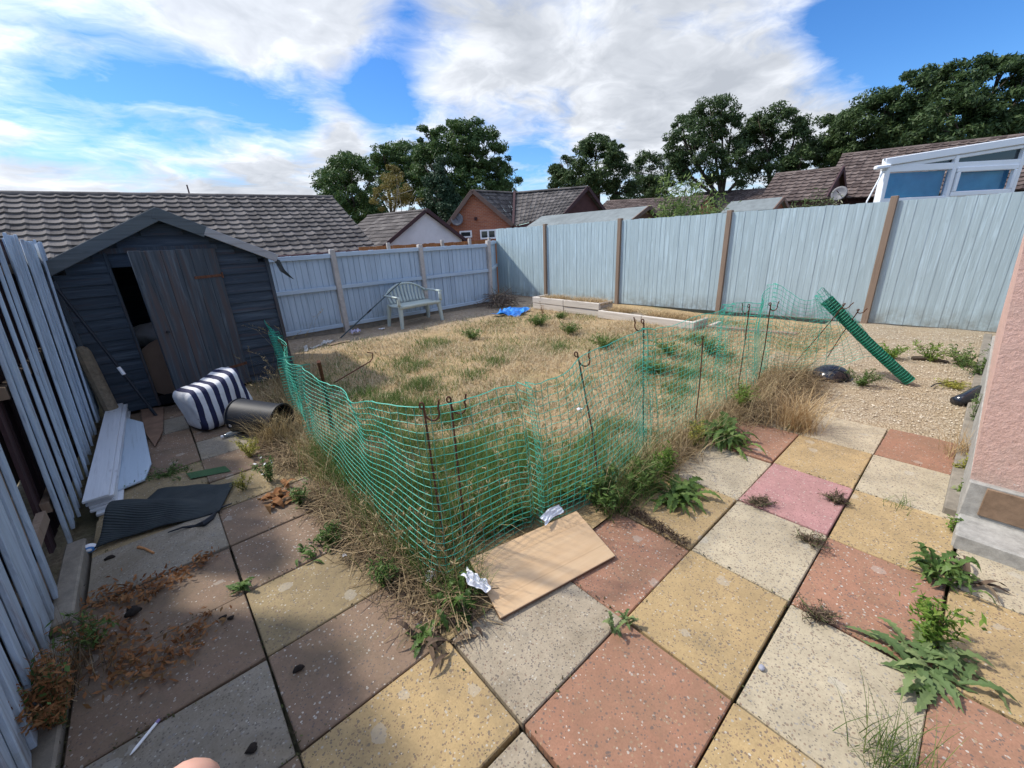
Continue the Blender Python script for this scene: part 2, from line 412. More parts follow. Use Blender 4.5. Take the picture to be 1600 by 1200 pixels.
def straw(g, b):
    c = g.pos()
    n = g.noise(c, 1.7, 5, .6); f = g.noise(g.map(c, (1, 1, 1)), 42, 8, .75, 1.5); w = g.noise(c, 6, 5, .65)
    col = g.ramp(f, [(.28, (.16, .105, .055)), (.48, (.36, .25, .125)), (.62, (.48, .36, .20)), (.78, (.60, .48, .30))])
    col = g.mix(g.ramp(w, [(.52, 0), (.64, .6)]), col, (.20, .16, .085))
    col = g.mix(g.ramp(n, [(.54, 0), (.7, .5)]), col, (.13, .14, .05))
    _, yy, _ = g.sep(c)
    bare = g.math('ADD', g.ramp(g.math('MULTIPLY', yy, .1), [(.57, 0), (.65, 1.0)]), g.math('MULTIPLY', g.math('SUBTRACT', w, .5), 1.2), True)
    earth = g.ramp(g.noise(c, 15, 8, .7), [(.3, (.19, .135, .09)), (.5, (.32, .25, .18)), (.72, (.50, .42, .33))])
    setc(g, b, g.mix(g.math('MULTIPLY', bare, .9), col, earth), .95, g.bump(f, .7, .02))
M_STRAW = mat('parched_lawn', straw)
def lawn():
    nx, ny = 90, 100
    X, Y = np.meshgrid(np.linspace(-.62, 6.9, nx), np.linspace(.44, 8.7, ny))
    Z = h_lawn(X, Y)
    V = np.stack([X, Y, Z], -1).reshape(-1, 3)
    F = [(j*nx+i, j*nx+i+1, (j+1)*nx+i+1, (j+1)*nx+i) for j in range(ny-1) for i in range(nx-1)]
    struct(mkobj('lawn', V, F, M_STRAW, None, True))
lawn()

# --- paving slabs
def slabmat(name, base, pebs, grime=.25, fleck=1.0):
    def fn(g, b):
        c = g.coord(); p = g.map(c, (1, 1, .2))
        rnd = g.isl()
        n = g.noise(c, 2.2, 6, .65); n3 = g.noise(c, 130, 3, .6)
        col = g.ramp(g.noise(c, 9, 6, .7), [(.3, tuple(q*.82 for q in base)), (.7, tuple(min(1, q*1.12) for q in base))])
        col = g.mix(g.ramp(n3, [(.45, 0), (.62, .35)]), col, tuple(q*.6 for q in base))
        for i, (pc, sc, thr, d) in enumerate(pebs):
            dp = g.noise(c, 60, 2, .5, 0, 'Color')
            wv = g.new('ShaderNodeVectorMath', operation='MULTIPLY_ADD'); g.l.new(dp, wv.inputs[0]); wv.inputs[1].default_value = (.012, .012, .0); g.l.new(g.map(p, (1, 1, 1), (i*3.3, i*1.7, i*.9), (0, 0, i*.8)), wv.inputs[2])
            v = g.vor(wv.outputs[0], sc)
            r = g.sep(v.outputs['Color'])[0]; r2 = g.sep(v.outputs['Color'])[1]
            size = g.math('MULTIPLY', g.math('ADD', .35, r2), d)
            msk = g.math('MULTIPLY', g.math('GREATER_THAN', r, thr), g.math('LESS_THAN', v.outputs['Distance'], size))
            pcol = g.mix(r2, pc, tuple(min(1, q*.5+.05) for q in pc))
            col = g.mix(g.math('MULTIPLY', msk, .80*fleck), col, pcol)
        col = g.mix(g.math('MULTIPLY', rnd, .30), col, tuple(q*.62 for q in base))
        # moss, lichen and dirt with shapes of their own
        col = g.mix(g.math('MULTIPLY', g.ramp(g.noise(c, 3.1, 8, .72, .6), [(.42, 0), (.66, 1)]), grime*.85), col, (.135, .105, .065))
        col = g.mix(g.ramp(g.noise(g.pos(), 1.3, 7, .7, .4), [(.58, 0), (.72, grime*.9)]), col, (.11, .10, .075))
        lich = g.vor(wv.outputs[0] if pebs else c, 7); lm = g.math('LESS_THAN', lich.outputs['Distance'], g.math('MULTIPLY', g.math('GREATER_THAN', g.sep(lich.outputs['Color'])[0], .72), g.math('MULTIPLY', g.noise(c, 18, 4), .42)))
        col = g.mix(g.math('MULTIPLY', lm, .35), col, (.40, .38, .33))
        setc(g, b, col, .86, g.bump(n3, .25, .004))
    return mat(name, fn)
DKP = (.11, .085, .08); BRN = (.24, .13, .08); WHT = (.74, .70, .60); GRY = (.36, .35, .34)
SM = {
 'y': slabmat('yellow_slab', (.455, .325, .16), [(BRN, 95, .55, .34), (DKP, 120, .58, .34), (WHT, 78, .74, .28), (DKP, 60, .84, .26)], .42),
 'r': slabmat('red_slab', (.345, .18, .115), [(WHT, 70, .68, .27), (DKP, 105, .60, .34), ((.50, .34, .19), 78, .7, .3), (DKP, 58, .84, .26)], .42),
 'p': slabmat('pink_slab', (.42, .225, .21), [(WHT, 80, .70, .27), ((.26, .10, .09), 110, .5, .34)], .22),
 'c': slabmat('cream_slab', (.50, .425, .295), [(DKP, 120, .48, .36), (BRN, 80, .62, .32), (GRY, 78, .66, .3), (DKP, 62, .80, .27)], .32),
 'g': slabmat('grey_slab', (.375, .315, .23), [(DKP, 120, .45, .36), (BRN, 88, .66, .3), (WHT, 80, .80, .27), (DKP, 62, .82, .26)], .48),
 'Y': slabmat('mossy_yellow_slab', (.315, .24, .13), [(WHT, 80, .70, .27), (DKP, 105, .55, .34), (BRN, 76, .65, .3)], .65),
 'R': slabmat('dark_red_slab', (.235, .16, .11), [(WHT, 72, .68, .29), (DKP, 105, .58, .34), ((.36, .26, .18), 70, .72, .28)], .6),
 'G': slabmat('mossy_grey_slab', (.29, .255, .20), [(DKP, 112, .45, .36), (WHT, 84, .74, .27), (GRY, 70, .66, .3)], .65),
}
def patio():
    cm = {}
    for (k, j), c in {(-1, -1): 'r', (0, -1): 'y', (1, -1): 'c', (2, -1): 'p', (3, -1): 'y', (4, -1): 'c',
                      (-1, -2): 'y', (0, -2): 'c', (1, -2): 'r', (2, -2): 'y', (3, -2): 'c', (4, -2): 'r',
                      (0, -3): 'r', (1, -3): 'y', (2, -3): 'c', (-1, -3): 'c', (-2, -2): 'r', (-2, -3): 'y',
                      (-1, 0): 'g', (0, 0): 'r', (1, 0): 'y', (2, 0): 'c', (3, 0): 'r', (-2, 0): 'y', (-2, -1): 'g',
                      (-2, 1): 'R', (-2, 2): 'Y', (-2, 3): 'R', (-2, 4): 'R', (-2, 5): 'Y', (-2, 6): 'R', (-2, 7): 'G', (-2, 8): 'R', (-2, 9): 'G', (-2, 10): 'R',
                      (-3, 1): 'G', (-3, 2): 'R', (-3, 3): 'R', (-3, 4): 'G', (-3, 5): 'Y', (-3, 6): 'Y', (-3, 7): 'R', (-3, 8): 'R', (-3, 9): 'G', (-3, 10): 'R',
                      (-3, 0): 'R', (-3, -1): 'G', (-3, -2): 'Y'}.items(): cm[(k, j)] = c
    keys = list(SM); mb = MB(); w, d, t = .6, .4535, .045
    for (k, j), c in cm.items():
        cx, cy = (k+.5)*w, (j+.5)*d
        if k <= -2 and j > 0: cy += -.012*min(j, 5)/5
        rot = Euler((random.gauss(0, .006), random.gauss(0, .006), random.gauss(0, .005))).to_matrix()
        gx, gy = random.uniform(.007, .013), random.uniform(.006, .012)
        z = random.gauss(0, .003)
        mb.box((cx+random.gauss(0, .002), cy+random.gauss(0, .002), -t/2+z), (w-gx, d-gy, t), rot, keys.index(c), ch=.004)
    struct(mb.build('patio', [SM[q] for q in keys]))
patio()
def gravel():
    def fn(g, b):
        c = g.pos(); v = g.vor(c, 75); n = g.noise(c, 3, 5, .6)
        rr = g.sep(v.outputs['Color'])[0]
        col = g.ramp(rr, [(.1, (.31, .245, .165)), (.35, (.39, .315, .215)), (.65, (.44, .365, .255)), (.9, (.54, .47, .355))])
        col = g.mix(g.ramp(v.outputs['Distance'], [(.30, 0), (.55, .45)]), col, (.22, .165, .105))
        setc(g, b, g.mix(g.ramp(n, [(.45, 0), (.7, .6)]), col, (.36, .27, .16)), .92, g.bump(g.math('SUBTRACT', 1.0, v.outputs['Distance']), .9, .012))
    m = mat('pea_gravel', fn)
    mb = MB(); nx, ny = 60, 30
    def f(u, v):
        x = 2.3+u*5.2; y = -1.6+v*2.5
        return (x, y, .004+.008*math.sin(x*3+y*2)+.006*math.sin(y*7-x) + (-.03 if x < 3.0 else 0))
    mb.grid(f, nx, ny)
    struct(mb.build('gravel_path', m, None, True))
    n = 6000
    px = RNG.uniform(3.02, 7.1, n); py = RNG.uniform(-.92, .62, n)
    c = np.stack([px, py, np.full(n, .012)+.008*np.sin(px*3+py*2)+.006*np.sin(py*7-px)], 1)
    V = []; F = []
    ico = [(-1, 0, 0), (0, -1, 0), (1, 0, 0), (0, 1, 0), (0, 0, .8)]
    B = np.array(ico)
    sz = RNG.uniform(.004, .010, n); a = RNG.uniform(0, 6.3, n); st = RNG.uniform(.6, 1.4, n)
    X = B[None, :, 0]*st[:, None]; Y = np.repeat(B[None, :, 1], n, 0); Z = np.repeat(B[None, :, 2], n, 0)
    V = np.stack([(X*np.cos(a)[:, None]-Y*np.sin(a)[:, None]), (X*np.sin(a)[:, None]+Y*np.cos(a)[:, None]), Z], -1)*sz[:, None, None] + c[:, None, :]
    F = ((np.arange(n)*5)[:, None, None] + np.array([[0, 1, 4], [1, 2, 4], [2, 3, 4], [3, 0, 4]])[None]).reshape(-1, 3).tolist()
    def fs(g, b): setc(g, b, g.ramp(g.isl(), [(.05, (.28, .22, .15)), (.4, (.40, .325, .22)), (.75, (.48, .40, .285)), (.97, (.64, .58, .47))]), .8)
    stuff(mkobj('gravel_stones', V.reshape(-1, 3), F, mat('gravel_stone', fs)), 'loose buff gravel stones scattered over the path by the right fence', 'gravel')
gravel()

# ------------------------------------------------------------------ fences
def board_run(mb, a, b, z0, z1, up=(0, 0, 1), pitch=.1, gap=.004, th=.016, overlap=False, jit=.004, nrm=None, tops=.01, olap=.006):
    """vertical boards from a to b (2D), each its own island"""
    a = np.array(a, float); b = np.array(b, float); L = np.linalg.norm(b-a); d = (b-a)/L; n = max(1, round(L/pitch)); w = L/n
    nr = np.array([-d[1], d[0]]) if nrm is None else np.array(nrm, float)
    up = np.array(up, float); up /= np.linalg.norm(up)
    for i in range(n):
        s0, s1 = i*w+gap/2, (i+1)*w-gap/2 + (0.012 if overlap else 0)
        j0 = random.gauss(0, jit); t = z1+random.uniform(-tops, tops); q = random.gauss(0, jit)*.6
        vs = []
        for s, k in ((s0, 0), (s1, 1)):
            o = (olap if (overlap and k) else 0) + j0
            for dep in (0, th if not (overlap and not k) else th*.55):
                p = a + d*s + nr*(o-dep)
                vs += [np.array([p[0], p[1], 0]) + up*(z0/up[2]) + np.array([d[0], d[1], 0])*q*.3, np.array([p[0], p[1], 0]) + up*(t/up[2]) + np.array([d[0], d[1], 0])*q]
        # order: s0 front bottom/top, s0 back b/t, s1 front b/t, s1 back b/t
        mb.add(vs, [(0, 4, 5, 1), (2, 3, 7, 6), (0, 1, 3, 2), (4, 6, 7, 5), (1, 5, 7, 3), (0, 2, 6, 4)])
def right_fence():
    P = [(7.56, -1.75), (7.33, .46), (7.10, 2.66), (6.90, 4.86), (6.70, 6.93), (6.53, 8.72)]
    t = thing('panel_fence', (7.1, 3, 0), 'tall pale blue close boarded fence with brown posts along the right of the lawn', 'fence')
    for i in range(5):
        a, b = np.array(P[i]), np.array(P[i+1]); d = (b-a)/np.linalg.norm(b-a)
        mb = MB(); board_run(mb, b-d*.045, a+d*.045, .02, 1.80, pitch=.098, overlap=True, gap=-.004, olap=.0035, jit=.001, nrm=(-abs(d[1]), d[0] if d[1] > 0 else -d[0]), tops=.006)
        pn = mb.build('panel', M_BLUE, t)
        for z in (.25, .95, 1.6):
            r = MB(); r.beam((*(a+d*.06+np.array([.04, 0])), z), (*(b-d*.06+np.array([.04, 0])), z), .04, .05); r.build('rail', M_BLUE, pn)
    for i in range(5):
        x, y = P[i]; h = 1.84 + (.03 if i == 1 else 0)
        mb = MB(); lean = (.008, .0); mb.beam((x, y, -.05), (x+lean[0], y, h), .085, .10, up=(1, 0, 0), ch=.006)
        mb.build('post', M_POSTW, t)
right_fence()
def back_fence():
    t = thing('low_fence', (3, 7.4, 0), 'low lilac blue fence with pale concrete posts and three rails behind the bench', 'fence')
    xs = [-2.05, -.25, 1.56, 3.38, 5.20]; y = 7.40
    for i in range(4):
        a, b = xs[i]+.05, xs[i+1]-.05; top = [1.42, 1.44, 1.46, 1.45][i]
        mb = MB(); board_run(mb, (a, y), (b, y), .10, top, pitch=.105, gap=.007, th=.012, jit=.003, nrm=(0, -1)); mb.box(((a+b)/2, y+.022, .1+(top-.1)/2), (b-a, .01, top-.12)); pn = mb.build('panel', M_BLUEB, t)
        for z, h in ((top-.035, .075), (.84, .07), (.13, .07)):
            r = MB(); r.box(((a+b)/2, y-.028-.004, z), (b-a-.004, .044, h), Euler((0, random.gauss(0, .003), 0)).to_matrix(), ch=.004); r.build('rail', M_BLUEX, pn)
        k = MB(); k.box(((a+b)/2, y+.005, .03), (b-a, .04, .135)); k.build('gravel_board', M_CONC, t)
    for i in range(1, 5):
        mb = MB(); mb.beam((xs[i]+random.gauss(0, .01), y-.02, -.05), (xs[i]+random.gauss(0, .012), y-.02, 1.52), .095, .11, up=(0, 1, 0), ch=.012)
        mb.build('post', M_CONCP, t)
    a, b = np.array([5.26, 7.46]), np.array([6.52, 8.72]); mb = MB(); nn = np.array([.7, -.7])
    board_run(mb, a, b, .06, 1.5, pitch=.11, gap=.006, nrm=nn); pn = mb.build('panel', M_BLUEB, t)
    for z in (1.46, .84): r = MB(); r.beam((*(a+nn*.03), z), (*(b+nn*.03), z), .04, .07); r.build('rail', M_BLUEX, pn)
M_BLUEX = streaky('lilac_blue_rail_paint', (.45, .55, .64), (.30, .37, .44), (.58, .69, .77), .35, axis='X')
back_fence()
def left_fence():
    UPL = (.045, .12, .99)
    t = thing('board_fence', (-1.9, 2, 0), 'faded lilac blue fence of narrow upright boards leaning along the left of the patio', 'fence')
    for y0, y1, top in ((-1.3, 1.95, 1.78), (2.40, 5.30, 1.76)):
        mb = MB(); n = round((y1-y0)/.128)
        for i in range(n):
            y = y0 + (i+.5)*(y1-y0)/n
            x = -1.885+random.gauss(0, .006)+(.022*(1.95-y) if y0 < 0 else 0); w = .112+random.gauss(0, .008); u = Vector(UPL) + Vector((random.gauss(0, .004), random.gauss(0, .007), 0)); u.normalize()
            z0 = .04+random.uniform(-.02, .05); z1 = top+random.uniform(-.025, .025)
            yaw = .16 + random.gauss(0, .05)
            mb.beam(Vector((x, y, 0))+u*z0, Vector((x, y, 0))+u*z1, w, .018, up=(1, yaw, 0), ch=.003)
        pn = mb.build('panel', M_BLUEL, t)
        bk = MB()
        for i in range(n+1):
            y = y0 + i*(y1-y0)/n; u = Vector(UPL).normalized()
            bk.beam(Vector((-1.945, y, 0))+u*(.05+random.uniform(0, .04)), Vector((-1.945, y, 0))+u*(top-.05+random.uniform(-.05, .05)), .10, .016, up=(1, 0, 0))
        bk.build('backing_boards', M_DKRED, pn)
        for z in (.30, .95, 1.55):
            r = MB(); u = Vector(UPL); r.beam(Vector((-1.915, y0, 0))+u*z, Vector((-1.915, y1+(.35 if y0 < 0 and z < .5 else 0), 0))+u*z, .035, .06); r.build('rail', M_POSTW, pn)
    for y in (1.98, 5.36, -1.36):
        u = Vector(UPL); mb = MB(); mb.beam(Vector((-1.97, y, -.05)), Vector((-1.97, y, 0))+u*1.7, .08, .08, up=(1, 0, 0)); mb.build('post', M_POSTW, t)
M_DKRED = streaky('dark_red_brown_boards', (.055, .030, .034), (.02, .014, .016), (.12, .08, .09), .3)
left_fence()
def neighbour_fences():
    mb = MB(); board_run(mb, (-2.32, -3), (-2.32, 9.4), -.05, 1.80, pitch=.13, gap=.004, nrm=(1, 0), tops=.05)
    o = mb.build('boundary_fence', M_DKBOARD); tag(o, 'dark brown boarded fence showing its tops behind the leaning blue boards', 'fence')
    t = thing('garden_fence', (9, 13, 0), 'orange brown timber fence with concrete posts beyond the low blue fence', 'fence')
    a, b = PL(560, 384, 1, 12.0), PL(775, 374, 1, 12.0)
    mb = MB(); board_run(mb, (a[0], 12), (b[0]+1.5, 12), -.9, 1.50, pitch=.11, nrm=(0, -1)); mb.build('panel', M_ORANGE, t)
    for px in (605, 690, 733, 764):
        x = PL(px, 376, 1, 11.95)[0]; q = MB(); q.box((x, 11.93, .34), (.1, .1, 2.5), ch=.01); q.build('post', M_CONCP, t)
neighbour_fences()
def kerb():
    mb = MB(); mb.box((-1.853, 2.05, .00), (.085, .74, .12), ch=.008); mb.box((-1.853, .2, -.01), (.085, 2.92, .05), ch=.008)
    o = mb.build('concrete_kerb', M_CONC); tag(o, 'weathered concrete edging kerb at the foot of the leaning blue fence', 'kerb')
kerb()

# ------------------------------------------------------------------ shed
def shed():
    Y0, Y1, XL, XR, ZE, ZR, XC = 5.05, 6.75, -1.80, -.015, 1.50, 1.965, -.90
    t = thing('garden_shed', (XC, Y0, 0), 'dark slate blue wooden shed with felt roof and its plank door ajar', 'shed')
    zt = lambda x: ZE + (ZR-ZE)*(1-abs(x-XC)/((XR-XL)/2))
    DL, DR, DT = -1.40, -.49, 1.615
    fr = MB(); n = 18; hb = ZR/n
    def plank(x0, x1, z0, z1):
        if x1-x0 < .01: return
        fr.add([(x0, Y0-.014, z0), (x1, Y0-.014, z0), (x1, Y0-.001, z1), (x0, Y0-.001, z1), (x0, Y0+.012, z0), (x1, Y0+.012, z0), (x1, Y0+.012, z1), (x0, Y0+.012, z1)],
               [(0, 1, 2, 3), (4, 7, 6, 5), (0, 4, 5, 1), (3, 2, 6, 7), (0, 3, 7, 4), (1, 5, 6, 2)])
    for i in range(n):
        z0, z1 = i*hb+.02, (i+1)*hb+.02
        zm = z1
        hw = (XR-XL)/2 if zm <= ZE else (XR-XL)/2*max(0, (ZR-zm)/(ZR-ZE))
        hw0 = hw
        x0, x1 = XC-hw0, XC+hw0
        if z0 < DT: plank(x0, DL, z0, z1); plank(DR, x1, z0, z1)
        else: plank(x0, x1, z0, z1)
    fr.build('front_wall', M_SHED, t)
    bk = MB(); bk.box((XC, Y1, ZE/2), (XR-XL, .02, ZE)); bk.box((XL+.01, (Y0+Y1)/2, ZE/2), (.02, Y1-Y0-.05, ZE)); bk.build('wall', M_SHED, t)
    sw = MB()
    for i in range(14):
        z0, z1 = i*ZE/14, (i+1)*ZE/14
        sw.add([(XR+.012, Y0, z0), (XR+.012, Y1, z0), (XR, Y1, z1), (XR, Y0, z1)], [(0, 1, 2, 3)])
    sw.build('side_wall', M_SHED, t)
    fl = MB(); fl.box((XC, (Y0+Y1)/2, .02), (XR-XL-.05, Y1-Y0-.04, .04)); fl.build('floor', M_DKBOARD, t)
    # frame round the opening
    f2 = MB(); f2.box((DL+.010, Y0-.006, DT/2+.01), (.026, .03, DT), ch=.004); f2.box(((DL+DR)/2, Y0-.006, DT+.02), (DR-DL+.05, .022, .05)); f2.box((DR-.012, Y0+.02, DT/2), (.04, .03, DT)); f2.build('door_frame', M_SHEDV, t)
    # gable infill, roof and boards
    g = MB(); g.prism([(XL, Y0+.013, ZE-.02), (XR, Y0+.013, ZE-.02), (XC, Y0+.013, ZR)], (0, .015, 0)); g.build('gable', M_SHED, t)
    rf = MB(); ov = .10
    for sgn, xe in ((-1, XL-.02), (1, XR+.09)):
        sl = (ZR-ZE)/((XR-XL)/2); ze = ZR - sl*abs(xe-XC)
        n_ = Vector((sgn*sl, 0, 1)).normalized()
        a = Vector((XC, Y0-ov, ZR+.03)); b = Vector((xe, Y0-ov, ze+.03)); 
        rf.prism([a, b, b+n_*.03, a+n_*.035], (0, Y1-Y0+2*ov, 0))
    roof = rf.build('roof', M_FELTD, t)
    for sgn, xe, m, nm in ((-1, XL-.03, M_FASCIA, 'bargeboard'), (1, XC+.36, M_FASCIA, 'bargeboard')):
        sl = (ZR-ZE)/((XR-XL)/2); ze = ZR - sl*abs(xe-XC)
        q = MB(); q.beam((XC-sgn*.028, Y0-ov-.014-.003*(sgn>0), ZR+.012), (xe, Y0-ov-.014-.003*(sgn>0), ze+.005), .026, .115, ch=.004); q.build(nm, m, roof)
    sl = (ZR-ZE)/((XR-XL)/2); xa, xb = XC+.355, XR+.10
    q = MB(); q.beam((xa, Y0-ov-.018, ZR-sl*(xa-XC)+.012), (xb, Y0-ov-.022, ZR-sl*(xb-XC)+.022), .03, .085, ch=.004); b = q.build('bargeboard', M_FASCIAW, roof); b['label'] = 'bare silvery bargeboard'
    zb = ZR-sl*(xb-XC)
    q = MB()                                              # torn felt hanging from the eave
    pts = [(xb-.03, zb+.02), (xb+.03, zb+.0), (xb+.06, zb-.12), (xb+.14, zb-.24), (xb+.10, zb-.21), (xb+.01, zb-.13)]
    q.prism([(x, Y0-ov+.02+random.uniform(-.02, .02), z) for x, z in pts], (0, .006, 0)); q.build('torn_felt', M_FELTD, roof)
    q = MB(); q.box((XR+.005, Y0-.01, ZE/2), (.04, .035, ZE), ch=.004); q.build('corner_post', M_SHEDV, t)
    q = MB(); q.box((XL-.0, Y0-.01, ZE/2-.05), (.04, .035, ZE-.1), ch=.004); q.build('corner_post', M_SHEDV, t)
    # door, hinged on the right and ajar
    th = R(-27)
    d = MB(); W = DR-DL-.10; n = 6
    rotd = Matrix.Rotation(-th, 3, 'Z')
    hinge = Vector((DR-.005, Y0-.03, 0))
    def dp(x, y, z): return hinge + rotd @ Vector((x, y, z))
    for i in range(n):
        x0, x1 = -W*(i+1)/n, -W*i/n
        w = x1-x0-.0015
        c = dp((x0+x1)/2, 0, .82+.02); d.box(c, (w, .018, 1.56+random.uniform(-.006, .006)), rotd, ch=.003)
    door = d.build('door', M_SHEDV, t)
    q = MB(); q.box(dp(-W+.045, -.018, .84), (.095, .018, 1.57), rotd, ch=.003); q.build('door_edge_batten', M_SHEDV, door)
    q = MB(); q.box(dp(-.15, -.012, 1.33), (.30, .006, .028), rotd); q.tube([dp(0, -.012, 1.30), dp(0, -.012, 1.36)], .01, 8); q.build('hinge', M_RUST, door)
    q = MB(); q.box(dp(-.12, -.012, .30), (.24, .006, .03), rotd); q.build('hinge', M_RUST, door)
    q = MB(); q.tube([dp(-W+.09, -.03, .84), dp(-W+.09, -.05, .84)], .014, 10); q.build('knob', M_BLKPL, door)
    q = MB(); q.beam((XC-.89, Y0+.02, .06), (XR, Y0+.02, .06), .03, .1); q.build('sill_beam', M_BLACK, t)
shed()
def shed_contents():
    m = plain('brown_laminate', (.30, .19, .13), .6, .15, 4)
    mb = MB(); c = Vector((-1.13, 5.26, .36)); nb = []
    for i in range(30):
        a = 2*PI*i/30; nb.append((c.x+.36*math.cos(a), c.y+.05*math.sin(a), c.z+.34*math.sin(a)))
    mb.prism(nb, (0, .02, 0)); tag(mb.build('round_table_top', m), 'round brown table top standing on edge inside the shed doorway', 'table top')
    mb = MB()
    for k in range(4):
        mb.tube([(-1.10+.10*math.cos(a)+k*.012, 5.20+.008*k, .56+(.16+.015*k)*math.sin(a)) for a in np.linspace(0, 2*PI, 22)], .008, 6)
    tag(mb.build('coiled_hose', M_BLKPL), 'coil of black cable hanging in front of the round table top in the shed', 'cable')
    sk = MB()
    def f(u, v):
        a = u*2*PI; r = math.sin(PI*v)**.7*(1+.15*math.sin(3*a+4*v)+.1*math.sin(7*a))
        return (-1.22+.24*r*math.cos(a), 5.50+.16*r*math.sin(a), .72+.14*(1-2*v)*1.0+.03*math.sin(5*a)*r)
    sk.grid(f, 22, 12, closed_u=True); tag(sk.build('cloth_bundle', plain('grey_cloth', (.26, .25, .25), .9, .2, 5), None, True), 'grey bundle of cloth on a box inside the shed doorway', 'cloth')
    b = MB(); b.box((-1.20, 5.56, .32), (.5, .4, .56), ch=.01); tag(b.build('storage_box', M_DKBOARD), 'dark box carrying the cloth bundle inside the shed', 'box')
shed_contents()

# ------------------------------------------------------------------ bench
def bench():
    c = np.array([2.80, 6.86, 0]); t = thing('garden_bench', c, 'pale sage green plastic two seat garden bench against the low blue fence', 'bench')
    yaw = R(3); Mz = rotz(yaw)
    def W(x, y, z): return Vector(c) + Mz @ Vector((x, y, z))
    hw = .47
    s = MB(); s.grid(lambda u, v: W((u-.5)*2*hw, -.25+v*.46, .43+.012*math.cos((u-.5)*PI)*0-.03*math.sin(PI*v)*.6 - (.05*max(0, .12-v)/.12)), 20, 10)
    o = s.build('seat', M_BENCH, t, True); m = o.modifiers.new('thickness', 'SOLIDIFY'); m.thickness = .022
    # front apron
    a = MB(); a.grid(lambda u, v: W((u-.5)*2*hw, -.255+.0*v, .43-.06*v-.025*math.sin(PI*u)*v*-1), 16, 3); o = a.build('apron', M_BENCH, t, True); o.modifiers.new('thickness', 'SOLIDIFY').thickness = .02
    def topz(x): return .80-.20*(abs(x)/hw)**2.2
    # back slats
    for i in range(11):
        x = -hw*.86 + i*hw*1.72/10; z1 = topz(x*.98)-.01
        q = MB(); q.grid(lambda u, v: W(x*(.92+.10*v)+(u-.5)*.050, .19+.09*v+.02*math.sin(PI*v), .44+(z1-.44)*v), 3, 8)
        o = q.build('slat', M_BENCH, t, True); o.modifiers.new('thickness', 'SOLIDIFY').thickness = .012
    # curved top rail running into the arms
    pts = []; 
    for i in range(25):
        x = -hw*1.02 + 2.04*hw*i/24; pts.append(W(x, .285-.05*(abs(x)/hw)**3, topz(x)))
    L = [W(-hw*1.04, -.02, .615), W(-hw*1.03, -.18, .61), W(-hw*1.02, -.26, .60)]
    Rr = [W(hw*1.04, -.02, .615), W(hw*1.03, -.18, .61), W(hw*1.02, -.26, .60)]
    q = MB(); q.tube(pts, .020, 8); q.build('top_rail', M_BENCH, t, True)
    for sgn in (-1, 1):
        q = MB(); q.grid(lambda u, v: W(sgn*(hw*1.04+(u-.5)*.06), .24-.51*v, .612+.012*math.sin(PI*u)-.012*v*v), 4, 10); o = q.build('armrest', M_BENCH, t, True); o.modifiers.new('thickness', 'SOLIDIFY').thickness = .022
        q = MB(); q.grid(lambda u, v: W(sgn*(hw*1.01+.03*v*0)+(u-.5)*.05, -.245, .605-.18*v), 3, 4); o = q.build('arm_support', M_BENCH, t, True); o.modifiers.new('thickness', 'SOLIDIFY').thickness = .03
    for sx in (-1, 1):
        for y, sp in ((-.23, -.03), (.20, .06)):
            q = MB(); a = W(sx*hw*.93, y, .43); b = W(sx*hw*1.0, y+sp, .0)
            d = (b-a)
            def f(u, v):
                p = a + d*v; ang = u*2*PI; r = .050-.014*v
                return p + Vector((math.cos(ang)*r, math.sin(ang)*r*.85, 0))
            q.grid(f, 8, 6, closed_u=True); q.build('leg', M_BENCH, t, True)
bench()
def pole():
    a = G(532, 528); b = PL(627, 440, 1, 7.05); a = Vector(a); b = Vector(b); mb = MB(); mid = a+(b-a)*.45
    mb.tube([a, mid, b], [.013, .011, .009], 8); o = mb.build('broom_pole', plain('dark_blue_green_metal', (.03, .055, .065), .45, .1, 4)); tag(o, 'long dark pole leaning across the low fence beside the bench', 'pole')
    q = MB(); q.tube([mid-(b-a)*.03, mid+(b-a)*.03], .017, 10); q.build('collar', M_BLKPL, o)
pole()
